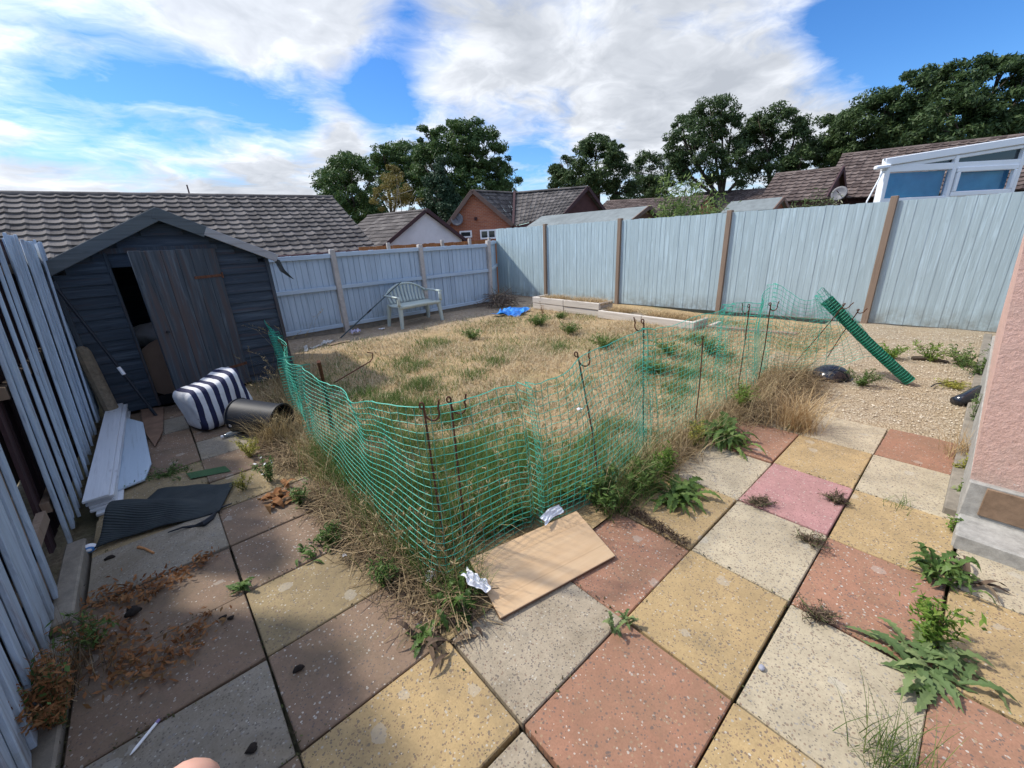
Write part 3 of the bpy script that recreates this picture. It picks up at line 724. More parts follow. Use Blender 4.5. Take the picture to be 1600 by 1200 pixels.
def beds():
    for nm, lab, segs in (
        ('sleeper_bed', 'raised bed of two stacked pale timbers against the tall fence, nearer the corner', [((5.42, 6.10), (5.42, 4.22), .0, .27)]),
        ('sleeper_bed', 'long low raised bed of single pale timbers full of straw along the tall fence', [((5.34, 4.20), (5.30, 2.25), .0, .15)]),
        ('sleeper_bed', 'open timber bed end with dark inside behind the net hooks', [((5.55, 2.18), (5.75, .95), .0, .07)])):
        (x0, y0), (x1, y1), z0, z1 = segs[0]
        t = thing(nm, ((x0+x1)/2, (y0+y1)/2, 0), lab, 'raised bed', 'timber raised beds along the tall fence')
        nl = 2 if z1 > .2 else 1; h = (z1-z0)/nl; back = x0+.42 if y0 > 4 else (x0+.50 if z1 > .1 else x0+.4)
        for k in range(nl):
            for j in range(2):
                ya = y0+(y1-y0)*j/2; yb = y0+(y1-y0)*(j+1)/2; xa = x0+(x1-x0)*j/2; xb = x0+(x1-x0)*(j+1)/2
                off = random.gauss(0, .008)
                q = MB(); q.beam((xa+off, ya-.004, h*(k+.5)), (xb+off, yb+.004, h*(k+.5)), .075, h-.006, ch=.008); q.build('front_timber', M_SLEEPY if z1 > .1 else M_POSTW, t)
            for (xx, yy) in (((x0, y0), (x1, y1)) if z1 > .1 else ((x0, y0),)):
                q = MB(); q.beam((xx+.04, yy+(-.04 if yy == y0 else .04), h*(k+.5)), (back, yy+(-.04 if yy == y0 else .04), h*(k+.5)), .07, h-.006, ch=.008); q.build('end_timber', M_SLEEP, t)
        s = MB(); s.grid(lambda u, v: (x0+.04+(back-x0-.04)*u, y0+(y1-y0)*v, z1-.06+.03*math.sin(u*9+v*5)), 12, 12); s.build('soil', M_SOIL, t, True)
    n = 7000
    x = RNG.uniform(5.40, 5.80, n); y = RNG.uniform(2.3, 6.05, n); ok = ((np.sin(y*3.1)+np.sin(y*7.3+x*2)) > -1.0); x, y = x[ok], y[ok]
    z = np.where(y > 4.2, .22, .10)
    V, F = blades(np.stack([x, y, z], 1), RNG.uniform(.05, .16, len(x)), np.full(len(x), .006), RNG.uniform(.6, 1.1, len(x)))
    stuff(mkobj('dry_grass', V, F, M_DRY), 'straw coloured dead grass filling the raised timber beds', 'dry grass')
M_SLEEPY = streaky('pale_sleeper_timber_front', (.56, .51, .44), (.34, .30, .25), (.68, .63, .56), .4, axis='Y')
M_DRY = foliage('dry_straw', [(.20, .125, .055), (.38, .255, .12), (.52, .38, .20), (.60, .47, .28)], .7, .15)
M_GRASS = foliage('green_grass', [(.035, .07, .018), (.07, .13, .03), (.12, .19, .045), (.24, .25, .08)], .6, .3)
beds()

# ------------------------------------------------------------------ plastic net, its roll and the steel pins
def net():
    C = [((.02, 5.6, .0), (-.06, 5.5, .66)), ((-.02, 5.25, .0), (-.16, 5.05, .78)), ((-.10, 4.7, .0), (-.24, 4.4, .70)), ((-.36, 3.4, .0), (-.42, 3.1, .70)), ((-.47, 2.45, .0), (-.46, 2.2, .74)), ((-.54, 1.5, .0), (-.52, 1.35, .80)),
         ((-.55, 1.02, .0), (-.50, .98, .88)), ((-.50, .66, .0), (-.42, .76, .90)), ((-.30, .70, 0), (-.28, .72, .90)), ((.02, .72, 0), (-.08, .72, .915)), ((.35, .62, 0), (.33, .61, .93)),
         ((.65, .57, 0), (.67, .66, .93)), ((1.08, .60, 0), (1.07, .74, .93)), ((1.40, .72, 0), (1.40, .80, .93)), ((1.66, .68, 0), (1.66, .77, .93)), ((2.10, .69, 0), (2.12, .70, .93)),
         ((2.75, .66, 0), (2.65, .66, .93)), ((3.30, .62, 0), (3.06, .62, .92)), ((3.62, .70, 0), (3.40, .72, .90)), ((3.80, .74, .0), (3.56, .70, 1.03)), ((3.86, .50, .03), (3.56, .42, .82)),
         ((4.20, .26, .03), (3.85, .40, .88)), ((4.50, -.06, .24), (4.05, .41, .97)), ((4.46, -.24, .12), (4.16, .40, .92)), ((4.30, -.36, .06), (4.12, .38, .84))]
    B = np.array([c[0] for c in C], float); T = np.array([c[1] for c in C], float)
    seg = np.linalg.norm(np.diff(T, axis=0), axis=1); s = np.concatenate([[0], np.cumsum(seg)])
    cell = .043; n = int(s[-1]/cell); rows = 23
    u = np.linspace(0, s[-1], n)
    def interp(A):
        o = np.stack([np.interp(u, s, A[:, k]) for k in range(3)], 1)
        k = np.array([1, 2, 3, 2, 1.]); k /= k.sum()
        p = np.pad(o, ((2, 2), (0, 0)), mode='edge')
        return np.stack([np.convolve(p[:, j], k, 'valid') for j in range(3)], 1)
    b, t = interp(B), interp(T)
    d = np.gradient(t, axis=0); nr = np.stack([-d[:, 1], d[:, 0], np.zeros(n)], 1); nr /= np.linalg.norm(nr, axis=1)[:, None]+1e-9
    # pleats where the net gathers at a pin
    shift = np.zeros(n); 
    P = np.zeros((rows+1, n, 3))
    ph = RNG.uniform(0, 6, 6)
    for r in range(rows+1):
        v = r/rows
        row = b + (t-b)*v
        wav = .030*np.sin(u*2.9+ph[0]+v*1.4)+.016*np.sin(u*6.3+ph[1]-v*2.5)+.010*np.sin(u*13+v*5+ph[2])+.008*np.sin(v*11+u*3)
        bul = .05*np.sin(PI*v)*np.sin(u*1.7+1)
        row = row + nr*(wav*(.35+.65*v)+bul)[:, None]
        row[:, 2] += .018*np.sin(u*4.2+ph[3])*v + .010*np.sin(u*9+ph[4])*v + RNG.normal(0, .002, n)
        for c0 in (1.05, 1.35, 2.4, 3.0, 5.35, 6.7, 7.75, 8.25, 8.9, 9.55):
            w = np.exp(-((u-c0)/.10)**2); row += nr*(.07*w*np.sin((u-c0)*60))[:, None]*(.5+.5*v)
            row -= (d/np.linalg.norm(d, axis=1)[:, None])*((u-c0)*np.exp(-((u-c0)/.16)**2)*.55)[:, None]
        P[r] = row
    P[:, :, 2] = np.maximum(P[:, :, 2], .01)
    mb_v = []; mb_f = []
    def strand(pts, rad, k=3):
        o = sum(len(q) for q in mb_v); m = len(pts)
        tg = np.gradient(pts, axis=0); tg /= np.linalg.norm(tg, axis=1)[:, None]+1e-9
        ref = np.where(np.abs(tg[:, 2:3]) > .8, np.array([[1., 0, 0]]), np.array([[0, 0, 1.]]))
        a = np.cross(tg, ref); a /= np.linalg.norm(a, axis=1)[:, None]+1e-9; c = np.cross(tg, a)
        ring = np.stack([pts + (a*math.cos(2*PI*j/k)+c*math.sin(2*PI*j/k))*rad for j in range(k)], 1).reshape(-1, 3)
        mb_v.append(ring)
        for i in range(m-1):
            for j in range(k): mb_f.append((o+i*k+j, o+i*k+(j+1) % k, o+(i+1)*k+(j+1) % k, o+(i+1)*k+j))
    for r in range(rows+1): strand(P[r], .0017 if r % 23 else .0028)
    for i in range(n): strand(P[:, i], .0016)
    root = thing('net_fence', (0, .7, 0), 'sagging green plastic mesh net fence ending in a thick rolled up tube', 'net fence')
    mkobj('net', np.concatenate(mb_v), mb_f, M_NET, root)
    # rolled end
    a = Vector((4.12, .36, .80)); e = Vector((4.28, -.42, .035)); ax = (e-a); L = ax.length; ax.normalize(); n1 = ax.orthogonal().normalized(); n2 = ax.cross(n1)
    q = MB(); nn = 26; kk = 64
    def f(uu, v):
        ang = uu*2*PI; r = .044*(1+.06*math.sin(v*kk*2*PI*.5+ang)*1.0)+.004*math.sin(3*ang+v*9) ; r *= (1.0+.25*max(0, .25-v)/.25)
        sag = .02*math.sin(PI*v)
        return a+ax*(L*v)+(n1*math.cos(ang)+n2*math.sin(ang))*r - Vector((0, 0, sag))
    q.grid(f, nn, kk*3, closed_u=True); q.build('roll', M_ROLLM, root, True)
    q = MB()
    for k in range(40):
        v = (k+.5)/40; r = .049*(1.0+.25*max(0, .25-v)/.25)
        c = a+ax*(L*v)-Vector((0, 0, .02*math.sin(PI*v)))
        q.tube([c+(n1*math.cos(t_)+n2*math.sin(t_))*r+ax*(t_-PI)*.004 for t_ in np.linspace(0, 2*PI, 15)], .0035, 4)
    for k in range(22):
        t_ = 2*PI*k/22
        q.tube([a+ax*(L*v)-Vector((0, 0, .02*math.sin(PI*v)))+(n1*math.cos(t_+v*.8)+n2*math.sin(t_+v*.8))*.0475*(1.0+.25*max(0, .25-v)/.25) for v in np.linspace(0, 1, 12)], .003, 3)
    q.build('roll_strands', M_ROLL, root)
def rollm(g, b):
    c = g.coord(); n = g.vor(c, 55, 'F1')
    setc(g, b, g.ramp(n.outputs['Distance'], [(.2, (.008, .12, .07)), (.6, (.004, .045, .03))]), .5, spec=.4)
M_ROLLM = mat('rolled_net_core', rollm)
net()
def stakes():
    S = [((-.40, .76), (-.41, .78, .90), 1, 'rusty hooked steel pin nearest the sagging net corner, left of its twin'),
         ((-.25, .80), (-.29, .75, .90), 1, 'rusty hooked steel pin close beside its twin behind the wooden board'),
         ((.60, .56), (.57, .74, .92), 1, 'rusty hooked steel pin standing alone between the twin pins and the yellow dandelions'),
         ((1.38, .76), (1.41, .84, .96), -1, 'hooked steel pin with a spare bend of net beside the yellow dandelion flowers'),
         ((2.08, .69), (2.05, .69, .74), -1, 'shorter hooked steel pin with its loop turned left, behind the green weeds'),
         ((3.05, .72), (2.86, .66, .88), -1, 'steel pin with its hook turned left where the net nears the tall fence'),
         ((3.42, .66), (3.05, .55, .88), 1, 'thin steel pin with its hook turned right in the dry grass before the roll'),
         ((4.44, .62), (3.86, .16, .80), 1, 'slanting steel pin with a wavy hook crossing the rolled net'),
         ((4.9, .40), (3.98, .06, .74), 1, 'slanting steel pin behind the rolled net with its hook above it'),
         ((-.22, 3.0), (-.38, 2.35, .80), 0, 'broad rusty steel post standing just inside the sagging net'),
         ((-.03, 5.2), (-.17, 5.0, .70), 0, 'rusty steel pin at the far end of the net near the shed'),
         ((-.20, 4.0), (-.36, 3.55, .76), 1, 'rusty hooked pin at the net top beyond the broad rusty post')]
    for i, ((bx, by), top, hk, lab) in enumerate(S):
        b = Vector((bx, by, 0)); tp = Vector(top)
        t = thing('steel_pin', b, lab, 'steel pin', 'steel pins holding up the net')
        mid = (b+tp)/2 + Vector((random.gauss(0, .008), random.gauss(0, .008), 0))
        r = .014 if i == 9 else .0050
        q = MB(); q.tube([b-Vector((0, 0, .04)), mid, tp], r, 7); q.build('shaft', M_RUST, t)
        if hk:
            rt = Vector(RT); u = (tp-b).normalized(); pts = []
            for k in range(14):
                a = -PI*.5 + k/13*PI*1.15
                pts.append(tp - u*.02 + rt*hk*(.032+.032*math.sin(a)) - u*(.040*math.cos(a)) )
            pts.append(pts[-1]+u*.04+rt*hk*.010)
            q = MB(); q.tube([tp-u*.10, tp+u*.010]+pts, .0045, 7); q.build('hook', M_RUST, t)
            q = MB(); lp = [tp+u*(.010+.015*math.sin(a))+rt*(.010*math.cos(a)-.008) for a in np.linspace(0, 2*PI, 10)]; q.tube(lp, .0042, 6); q.build('loop', M_RUST, t)
    q = MB(); a, b = Vector(G(522, 598, .03)), Vector(G(578, 565, .12)); q.tube([a, (a+b)/2, b, b+Vector((.05, .02, .03)), b+Vector((.06, .02, .10)), b+Vector((.0, .05, .12))], .008, 7)
    tag(q.build('steel_pin', M_RUST), 'rusty steel pin lying tilted on the lawn behind the sagging net', 'steel pin', 'steel pins holding up the net')
stakes()

# ------------------------------------------------------------------ small things on the patio
def board():
    def fn(g, b):
        c = g.coord('Object'); s = g.map(c, (1.6, 22, 22), rot=(0, 0, 0))
        n = g.noise(s, 1.0, 6, .6, .6); n2 = g.noise(g.map(c, (2.2, 9, 9)), 1.0, 5, .6, 1.5)
        col = g.ramp(n, [(.25, (.50, .325, .175)), (.5, (.565, .385, .22)), (.75, (.61, .435, .26))])
        col = g.mix(g.ramp(n2, [(.45, 0), (.7, .5)]), col, (.64, .47, .29))
        _, yy, _ = g.sep(c)
        st = g.math('LESS_THAN', g.math('ABSOLUTE', g.math('SUBTRACT', g.math('FRACT', g.math('MULTIPLY', yy, 6.0)), .5)), .02)
        col = g.mix(g.math('MULTIPLY', st, .25), col, (.32, .18, .08))
        setc(g, b, col, .38, g.bump(n, .05, .002), spec=.4)
    m = mat('beech_laminate', fn); me = plain('dark_board_edge', (.20, .10, .055), .6)
    c = [G(736, 872, .10), G(782, 966, .022), G(962, 868, .022), G(910, 795, .15)]
    c = [np.array(q) for q in c]; ex = c[2]-c[1]; L = np.linalg.norm(ex); ex /= L; ey = (c[0]-c[1]); ey -= ex*ey.dot(ex); W = np.linalg.norm(ey); ey /= W; ez = np.cross(ex, ey)
    o = bpy.data.objects.new('tmp', None)
    mb = MB(); mb.box((0, 0, 0), (L, W, .018), None, 0, ch=.0025)
    for i, f in enumerate(mb.f):
        P = [mb.v[k] for k in f]; zm = sum(p[2] for p in P)/len(P)
        mb.m[i] = 0 if zm > .006 else 1
    me_ = bpy.data.meshes.new('wooden_board'); me_.from_pydata(mb.v, [], mb.f); me_.materials.append(m); me_.materials.append(me); me_.polygons.foreach_set('material_index', mb.m)
    ob = bpy.data.objects.new('wooden_board', me_); COL.objects.link(ob); ctr = c[1]+ex*L/2+ey*W/2 - ez*.009
    ob.matrix_world = Matrix(((ex[0], ey[0], ez[0], ctr[0]), (ex[1], ey[1], ez[1], ctr[1]), (ex[2], ey[2], ez[2], ctr[2]), (0, 0, 0, 1)))
    tag(ob, 'beech coloured laminate board resting tilted on the grass edge and paving', 'wooden board')
    bpy.data.objects.remove(o)
board()
def crumple(name, ctr, size, m, lab, cat, seed, flat=.5, rot=0.0, tilt=(0, 0), n=14):
    rg = np.random.default_rng(seed); ph = rg.uniform(0, 6, 12); Mx = Euler((tilt[0], tilt[1], rot)).to_matrix()
    mb = MB()
    def f(u, v):
        x, y = (u-.5)*size[0], (v-.5)*size[1]
        k = min(size[0], size[1])
        x += .10*k*math.sin(v*7+ph[0]); y += .12*k*math.sin(u*6+ph[1])
        z = k*flat*(.5*abs(math.sin(u*5+v*3+ph[2]))+.35*abs(math.sin(v*9-u*4+ph[3]))+.2*math.sin(u*17+ph[4])*math.sin(v*15+ph[5]))
        return Vector(ctr)+Mx @ Vector((x, y, z))
    mb.grid(f, n, n); o = mb.build(name, m); mo = o.modifiers.new('thickness', 'SOLIDIFY'); mo.thickness = .0015
    return tag(o, lab, cat)
crumple('paper_tissue', G(742, 912, .10), (.075, .13), M_WHITE, 'crumpled white tissue beside the lower left corner of the wooden board', 'tissue', 3, .4, .6, (.5, .3))
crumple('paper_packet', G(862, 803, .13), (.17, .05), plain('white_packet', (.70, .73, .78), .4, .15, 60), 'white printed packet caught in the net behind the wooden board', 'packet', 5, .2, .12, (.7, .1))
crumple('paper_scrap', G(905, 640, .03), (.05, .04), M_WHITE, 'small white paper scrap at the net foot behind the hooked pins', 'paper', 8, .4)
crumple('paper_scrap', G(672, 902, .05), (.05, .05), M_WHITE, 'small white paper scrap low in the net corner', 'paper', 18, .4)
crumple('paper_scrap', G(538, 868, .02), (.02, .02), M_WHITE, 'tiny white scrap on the dead grass at the lawn edge', 'paper', 28, .4)
def tarp():
    def fn(g, b):
        n = g.noise(g.coord(), 7, 6, .65, .6); setc(g, b, g.ramp(n, [(.3, (.005, .05, .24)), (.5, (.01, .16, .55)), (.68, (.06, .36, .82)), (.8, (.5, .65, .8))]), .35, g.bump(n, .6, .03), spec=.5)
    crumple('tarpaulin', G(800, 490, .01), (.80, .62), mat('blue_tarpaulin', fn), 'crumpled bright blue tarpaulin on the bare soil in the far corner', 'tarpaulin', 4, .17, .3, n=44)
tarp()
def rubble():
    m = plain('bleached_rubble', (.52, .50, .46), .8, .3, 30)
    for k, (x, y, lab) in enumerate([(500, 541, 'pale flat wood splinter on the bare ground before the low fence'), (512, 537, 'white crumbled plaster piece beside the pole foot'), (478, 545, 'long pale broken lath on the bare ground near the shed')]):
        crumple('debris', G(x, y, .01), ((.35, .07), (.22, .16), (.45, .06))[k], m, lab, 'debris', 40+k, .35, .3+k*.5)
    crumple('paper_scrap', G(597, 514, .01), (.10, .07), M_WHITE, 'white litter scrap on the soil left of the bench legs', 'paper', 51, .25)
    crumple('plastic_bag', G(556, 520, .02), (.18, .14), plain('lilac_plastic', (.50, .47, .62), .4, .1), 'pale lilac plastic bag at the foot of the concrete post by the pole', 'bag', 52, .5)
    crumple('cardboard_piece', G(528, 536, .02), (.35, .16), plain('tan_cardboard', (.45, .32, .20), .8, .1), 'flat tan cardboard piece under the foot of the pole', 'cardboard', 53, .15)
rubble()
def planks():
    a, b = Vector((-1.765, 2.80, .0)), Vector((-1.72, 5.02, .0))
    mw = streaky('white_plank_paint', (.66, .69, .72), (.42, .42, .44), (.82, .84, .87), .4, axis='Y')
    labs = ['lowest white plank of the stack, slid out towards the paving', 'second white plank from the bottom of the stack by the fence', 'third white plank from the bottom of the stack by the fence',
            'fourth white plank from the bottom of the stack by the fence', 'fifth white plank from the bottom of the stack by the fence', 'topmost white plank of the stack by the fence']
    for k in range(6):
        off = Vector((random.gauss(0, .006)+(.035 if k == 0 else 0), random.gauss(0, .02)-(.05 if k == 0 else 0), 0))
        q = MB(); q.beam(a+off+Vector((0, 0, .012+k*.0195)), b+off+Vector((random.gauss(0, .01), random.gauss(0, .03), .03+k*.0195)), .128, .0180, ch=.0025)
        tag(q.build('white_plank', mw), labs[k], 'plank', 'white planks stacked along the fence')
    q = MB(); x0 = Vector((-1.665, 3.02, .02)); q.prism([(-1.70, 3.01, .025), (-1.545, 3.07, .02), (-1.50, 3.35, .022), (-1.53, 4.4, .05), (-1.66, 4.7, .05), (-1.69, 3.6, .03)], (0, 0, .012))
    tag(q.build('blue_panel', M_BLUEXP), 'flat faded pale blue board lying beside the white planks', 'board')
    q = MB(); q.prism([(-1.47, 3.75, .012), (-1.40, 4.1, .014), (-1.36, 4.9, .02), (-1.55, 4.95, .03), (-1.53, 4.2, .02)], (0, 0, .01))
    tag(q.build('brown_panel', plain('worn_brown_hardboard', (.20, .125, .085), .8, .3, 9)), 'worn brown hardboard sheet lying by the shed door', 'board')
M_BLUEXP = streaky('pale_blue_panel_paint', (.47, .57, .66), (.28, .34, .40), (.58, .68, .76), .3, axis='Y')
planks()
def spur():
    a = Vector((-1.745, 4.86, 0)); b = Vector((-1.80, 4.98, .80)); d = (b-a).normalized()
    mb = MB(); pts = [a, a+d*.72, a+d*.765, a+d*.79]; mb.tube(pts, [.062, .06, .05, .02], 12)
    tag(mb.build('concrete_spur', M_SPUR, None, False), 'brown round topped concrete post stub leaning against the shed', 'post')
    q = MB(); a, b = Vector(PL(90, 452, 1, 4.90)), Vector(G(246, 652, .01)); q.tube([a, (a*.6+b*.4), b], .014, 8); o = q.build('tent_pole', M_BLKPL)
    tag(o, 'dark thin rod leaning diagonally across the shed front', 'pole')
    q = MB(); q.tube([a*.42+b*.58+Vector((0, -.003, 0)), a*.36+b*.64+Vector((0, -.003, 0))], .0155, 8); q.build('white_sleeve', M_WHITE, o)
spur()
def mat_():
    def fn(g, b):
        c = g.coord('Object'); w = g.new('ShaderNodeTexWave', wave_type='BANDS', bands_direction='Y'); g.put(w.inputs['Vector'], g.map(c, rot=(0, 0, .35))); w.inputs['Scale'].default_value = 30
        n = g.noise(c, 6, 5, .6)
        setc(g, b, g.ramp(n, [(.3, (.022, .030, .034)), (.7, (.048, .060, .064))]), .75, g.bump(w.outputs['Fac'], .8, .006), spec=.3)
    m = mat('ribbed_black_rubber', fn)
    A, B_, C_, D_ = [np.array(G(*q)) for q in ((248, 768), (366, 756), (344, 800), (150, 862))]
    def f(u, v):                                             # u: left to right, v: back to front
        p = (A*(1-u)+B_*u)*(1-v) + (D_*(1-u)+C_*u)*v
        w = max(0, 1-u*1.15)
        h = .012 + .13*w**.8*math.exp(-((v-.62-.1*u)/.22)**2) + .05*math.exp(-((v-.72)/.15)**2)*max(0, 1-u*1.02)
        return (p[0]+.0*u, p[1]+.02*math.sin(u*5), h*1.0 + .004*math.sin(u*14))
    mb = MB(); mb.grid(f, 40, 30); o = mb.build('rubber_mat', m, None, True); o.modifiers.new('thickness', 'SOLIDIFY').thickness = .008
    tag(o, 'black ribbed rubber mat with a folded up edge on the shaded slabs', 'mat')
    q = MB(); q.grid(lambda u, v: Vector(G(298, 748, .012))+Vector((u*.24-.02*v, -.10*u+v*.13, 0)), 6, 4); tag(q.build('turf_scrap', plain('green_turf', (.045, .10, .045), .95, .3, 80)), 'small dark green piece of artificial turf behind the rubber mat', 'turf')
    pts = [Vector(G(x, y, .02+.01*math.sin(x*.2))) for x, y in [(262, 832), (285, 824), (305, 822), (318, 818), (330, 810), (338, 800), (345, 793), (362, 787)]]
    q = MB(); q.tube(pts, [.004, .006, .010, .018, .016, .010, .006, .004], 6); tag(q.build('rubber_strip', M_BLKPL), 'torn strip of black rubber curling beside the rubber mat', 'strip')
mat_()
def small():
    q = MB(); c = Vector(G(139, 857, .025)); ring = lambda u, v: c+Vector((.036*math.cos(u*2*PI)*(math.sin(PI*v)**.4), .030*(2*v-1)*.9, .026*math.sin(u*2*PI)*(math.sin(PI*v)**.4)))
    q.grid(ring, 14, 8, closed_u=True); tag(q.build('bottle_cap', mat('white_blue_cap', lambda g, b: setc(g, b, g.ramp(g.math('FRACT', g.math('MULTIPLY', g.sep(g.coord())[1], 22.0)), [(.45, (.75, .76, .78)), (.5, (.05, .2, .5)), (.6, (.75, .76, .78))], 'CONSTANT'), .4)), None, True), 'white and blue striped cap lying at the end of the kerb', 'cap')
    a, b = Vector(G(203, 1180, .007)), Vector(G(244, 1130, .007)); d = (b-a).normalized(); q = MB(); q.tube([a, a+d*.012, a+d*.02, b], [.001, .004, .005, .005], 8); o = q.build('ballpoint_pen', M_WHITEPL); tag(o, 'white ballpoint pen lying on the paving by the reddish dead leaves', 'pen')
    q = MB(); q.tube([b, b+d*.012], .0052, 8); q.build('cap_end', plain('pen_end', (.25, .2, .4), .4), o)
    q = MB(); pts = [Vector(G(x, y, .012)) for x, y in ((216, 855), (226, 857), (240, 864))]; q.tube(pts, [.009, .006, .006], 6); tag(q.build('wood_stick', plain('orange_stick', (.42, .20, .08), .7, .2)), 'short orange brown stick on the slab before the rubber mat', 'stick')
    spots = [(172, 871, .022, 'dark soil clod on the grey slab below the striped cap'), (208, 955, .030, 'largest dark soil clod, a double lump on the dark red slab'), (204, 951, .018, 'dark soil lump touching the largest clod on the dark red slab'), (348, 965, .015, 'left of the two small clods near the long joint'), (361, 965, .013, 'right of the two small clods near the long joint'),
             (394, 1169, .018, 'small dark clod on the grey slab in the foreground'), (466, 1044, .020, 'rusty brown stain lump on the dark red slab by the long joint')]
    md = plain('dark_soil_clod', (.020, .015, .012), .95, .4, 40)
    for i, (x, y, r, lab) in enumerate(spots):
        rg = np.random.default_rng(i); ph = rg.uniform(0, 6, 4); c = Vector(G(x, y, r*.5)); q = MB()
        q.grid(lambda u, v: c+Vector((math.cos(u*2*PI)*math.sin(PI*v)*r*(1+.3*math.sin(3*u*2*PI+ph[0])), math.sin(u*2*PI)*math.sin(PI*v)*r*.8*(1+.3*math.sin(2*u*2*PI+ph[1])), math.cos(PI*v)*r*.55)), 12, 7, closed_u=True)
        tag(q.build('soil_clod', md, None, True), lab, 'clod', 'soil clods on the paving')
    c = Vector(G(1190, 1043, .008)); q = MB(); q.grid(lambda u, v: c+Vector((math.cos(u*2*PI)*math.sin(PI*v)*.014, math.sin(u*2*PI)*math.sin(PI*v)*.011, math.cos(PI*v)*.008)), 12, 7, closed_u=True)
    tag(q.build('pebble', plain('grey_pebble', (.30, .31, .36), .6)), 'small grey pebble in the joint between yellow and cream slabs', 'pebble')
small()
def bag():
    def fn(g, b):
        c = g.coord('Object'); x, y, z = g.sep(c)
        s = g.math('GREATER_THAN', g.math('FRACT', g.math('ADD', g.math('MULTIPLY', g.math('ADD', x, g.math('MULTIPLY', g.noise(c, 5, 2), .012)), 12.2), .12)), .5)
        n = g.noise(c, 30, 6, .6); n2 = g.noise(c, 7, 4)
        wh = g.ramp(n2, [(.3, (.56, .56, .58)), (.7, (.76, .76, .77))]); nv = g.ramp(n2, [(.3, (.014, .016, .050)), (.7, (.03, .034, .085))])
        setc(g, b, g.mix(s, wh, nv), .85, g.bump(n2, .6, .03))
    m = mat('navy_white_striped_canvas', fn)
    mb = MB(); nu, nv = 48, 26; sx, sy, sz = .25, .21, .225
    def f(u, v):
        a = u*2*PI; e = PI*(v-.5); p = lambda q, k: math.copysign(abs(q)**k, q)
        x = p(math.cos(a), .34)*p(math.cos(e), .36); y = p(math.sin(a), .34)*p(math.cos(e), .36); z = p(math.sin(e), .45)
        wr = .010*math.sin(9*a+3*z)*(1-abs(z)) + .012*math.sin(5*a+2)*max(0, z)
        x = x*(sx+wr); y = y*(sy+wr)
        zz = (z*.5+.5)*2*sz*(1 + .15*(x/sx) - .0*y)-.02*math.cos(3*x/sx)*max(0, z)
        return (x+.02*math.sin(zz*12), y, max(zz, .0))
    mb.grid(f, nu, nv, closed_u=True)
    V = np.array(mb.v); me = bpy.data.meshes.new('striped_pouffe'); me.from_pydata(V.tolist(), [], mb.f); me.materials.append(m); me.polygons.foreach_set('use_smooth', [True]*len(me.polygons))
    o = bpy.data.objects.new('striped_pouffe', me); COL.objects.link(o); o.location = (-.955, 3.98, .0); o.rotation_euler = (R(-3), 0, R(18))
    tag(o, 'navy and white striped fabric cube pouffe slumped before the shed door', 'pouffe')
    q = MB(); L0 = Vector(o.location); q.grid(lambda u, v: L0+Vector((.17+.13*u, .10-.05*v, .44+.05*math.sin(PI*u)-.03*v)), 6, 4); q.build('carry_strap', m, o)
bag()
def bucket():
    a = Vector((-.84, 3.58, .160)); e = Vector((-.56, 3.20, .136)); ax = (e-a); L = ax.length; ax.normalize(); n1 = Vector((0, 0, 1)); n1 = (n1-ax*n1.dot(ax)).normalized(); n2 = ax.cross(n1)
    mb = MB(); prof = [(0, .0), (0, .150), (.02, .160), (.02, .152), (L, .136), (L, .148), (L-.02, .148), (L-.02, .136), (L, .129), (.02, .141), (.02, .0)]
    mb.grid(lambda u, v: a+ax*prof[round(v*(len(prof)-1))][0]+(n1*math.cos(u*2*PI)+n2*math.sin(u*2*PI))*prof[round(v*(len(prof)-1))][1], 72, len(prof), closed_u=True)
    o = mb.build('plastic_bucket', M_BLKPL); tag(o, 'black plastic bucket lying on its side beside the striped pouffe', 'bucket')
    q = MB(); c = a+ax*.05; sd = (-n2*.5 if (-n2).dot(Vector((-1, -1, 0))) > 0 else n2*.5)
    dirn = (Vector((-.55, -.83, -.25)) - ax*Vector((-.55, -.83, -.25)).dot(ax)).normalized(); t2 = ax.cross(dirn)
    q.tube([c+dirn*.151+(ax*math.cos(k)+t2*math.sin(k))*.011 for k in np.linspace(0, 2*PI, 13)], .003, 5); q.build('round_emblem', M_WHITE, o)
    # bottle
    def fg(g, b): setc(g, b, (.55, .62, .66), .12, spec=.6); b.inputs['Transmission Weight'].default_value = .75
    c = Vector(G(348, 682, .022)); dx = Vector((.97, .1, 0)).normalized(); q = MB(); L = .17
    q.tube([c, c+dx*.02, c+dx*.05, c+dx*.09, c+dx*.12, c+dx*L], [.011, .013, .026, .022, .027, .024], 12); o = q.build('plastic_bottle', mat('clear_plastic', fg), None, True); tag(o, 'crushed clear plastic bottle on the slab below the black bucket', 'bottle')
    q = MB(); q.tube([c-dx*.014, c+dx*.004], .0135, 10); q.build('cap', M_WHITE, o)
bucket()
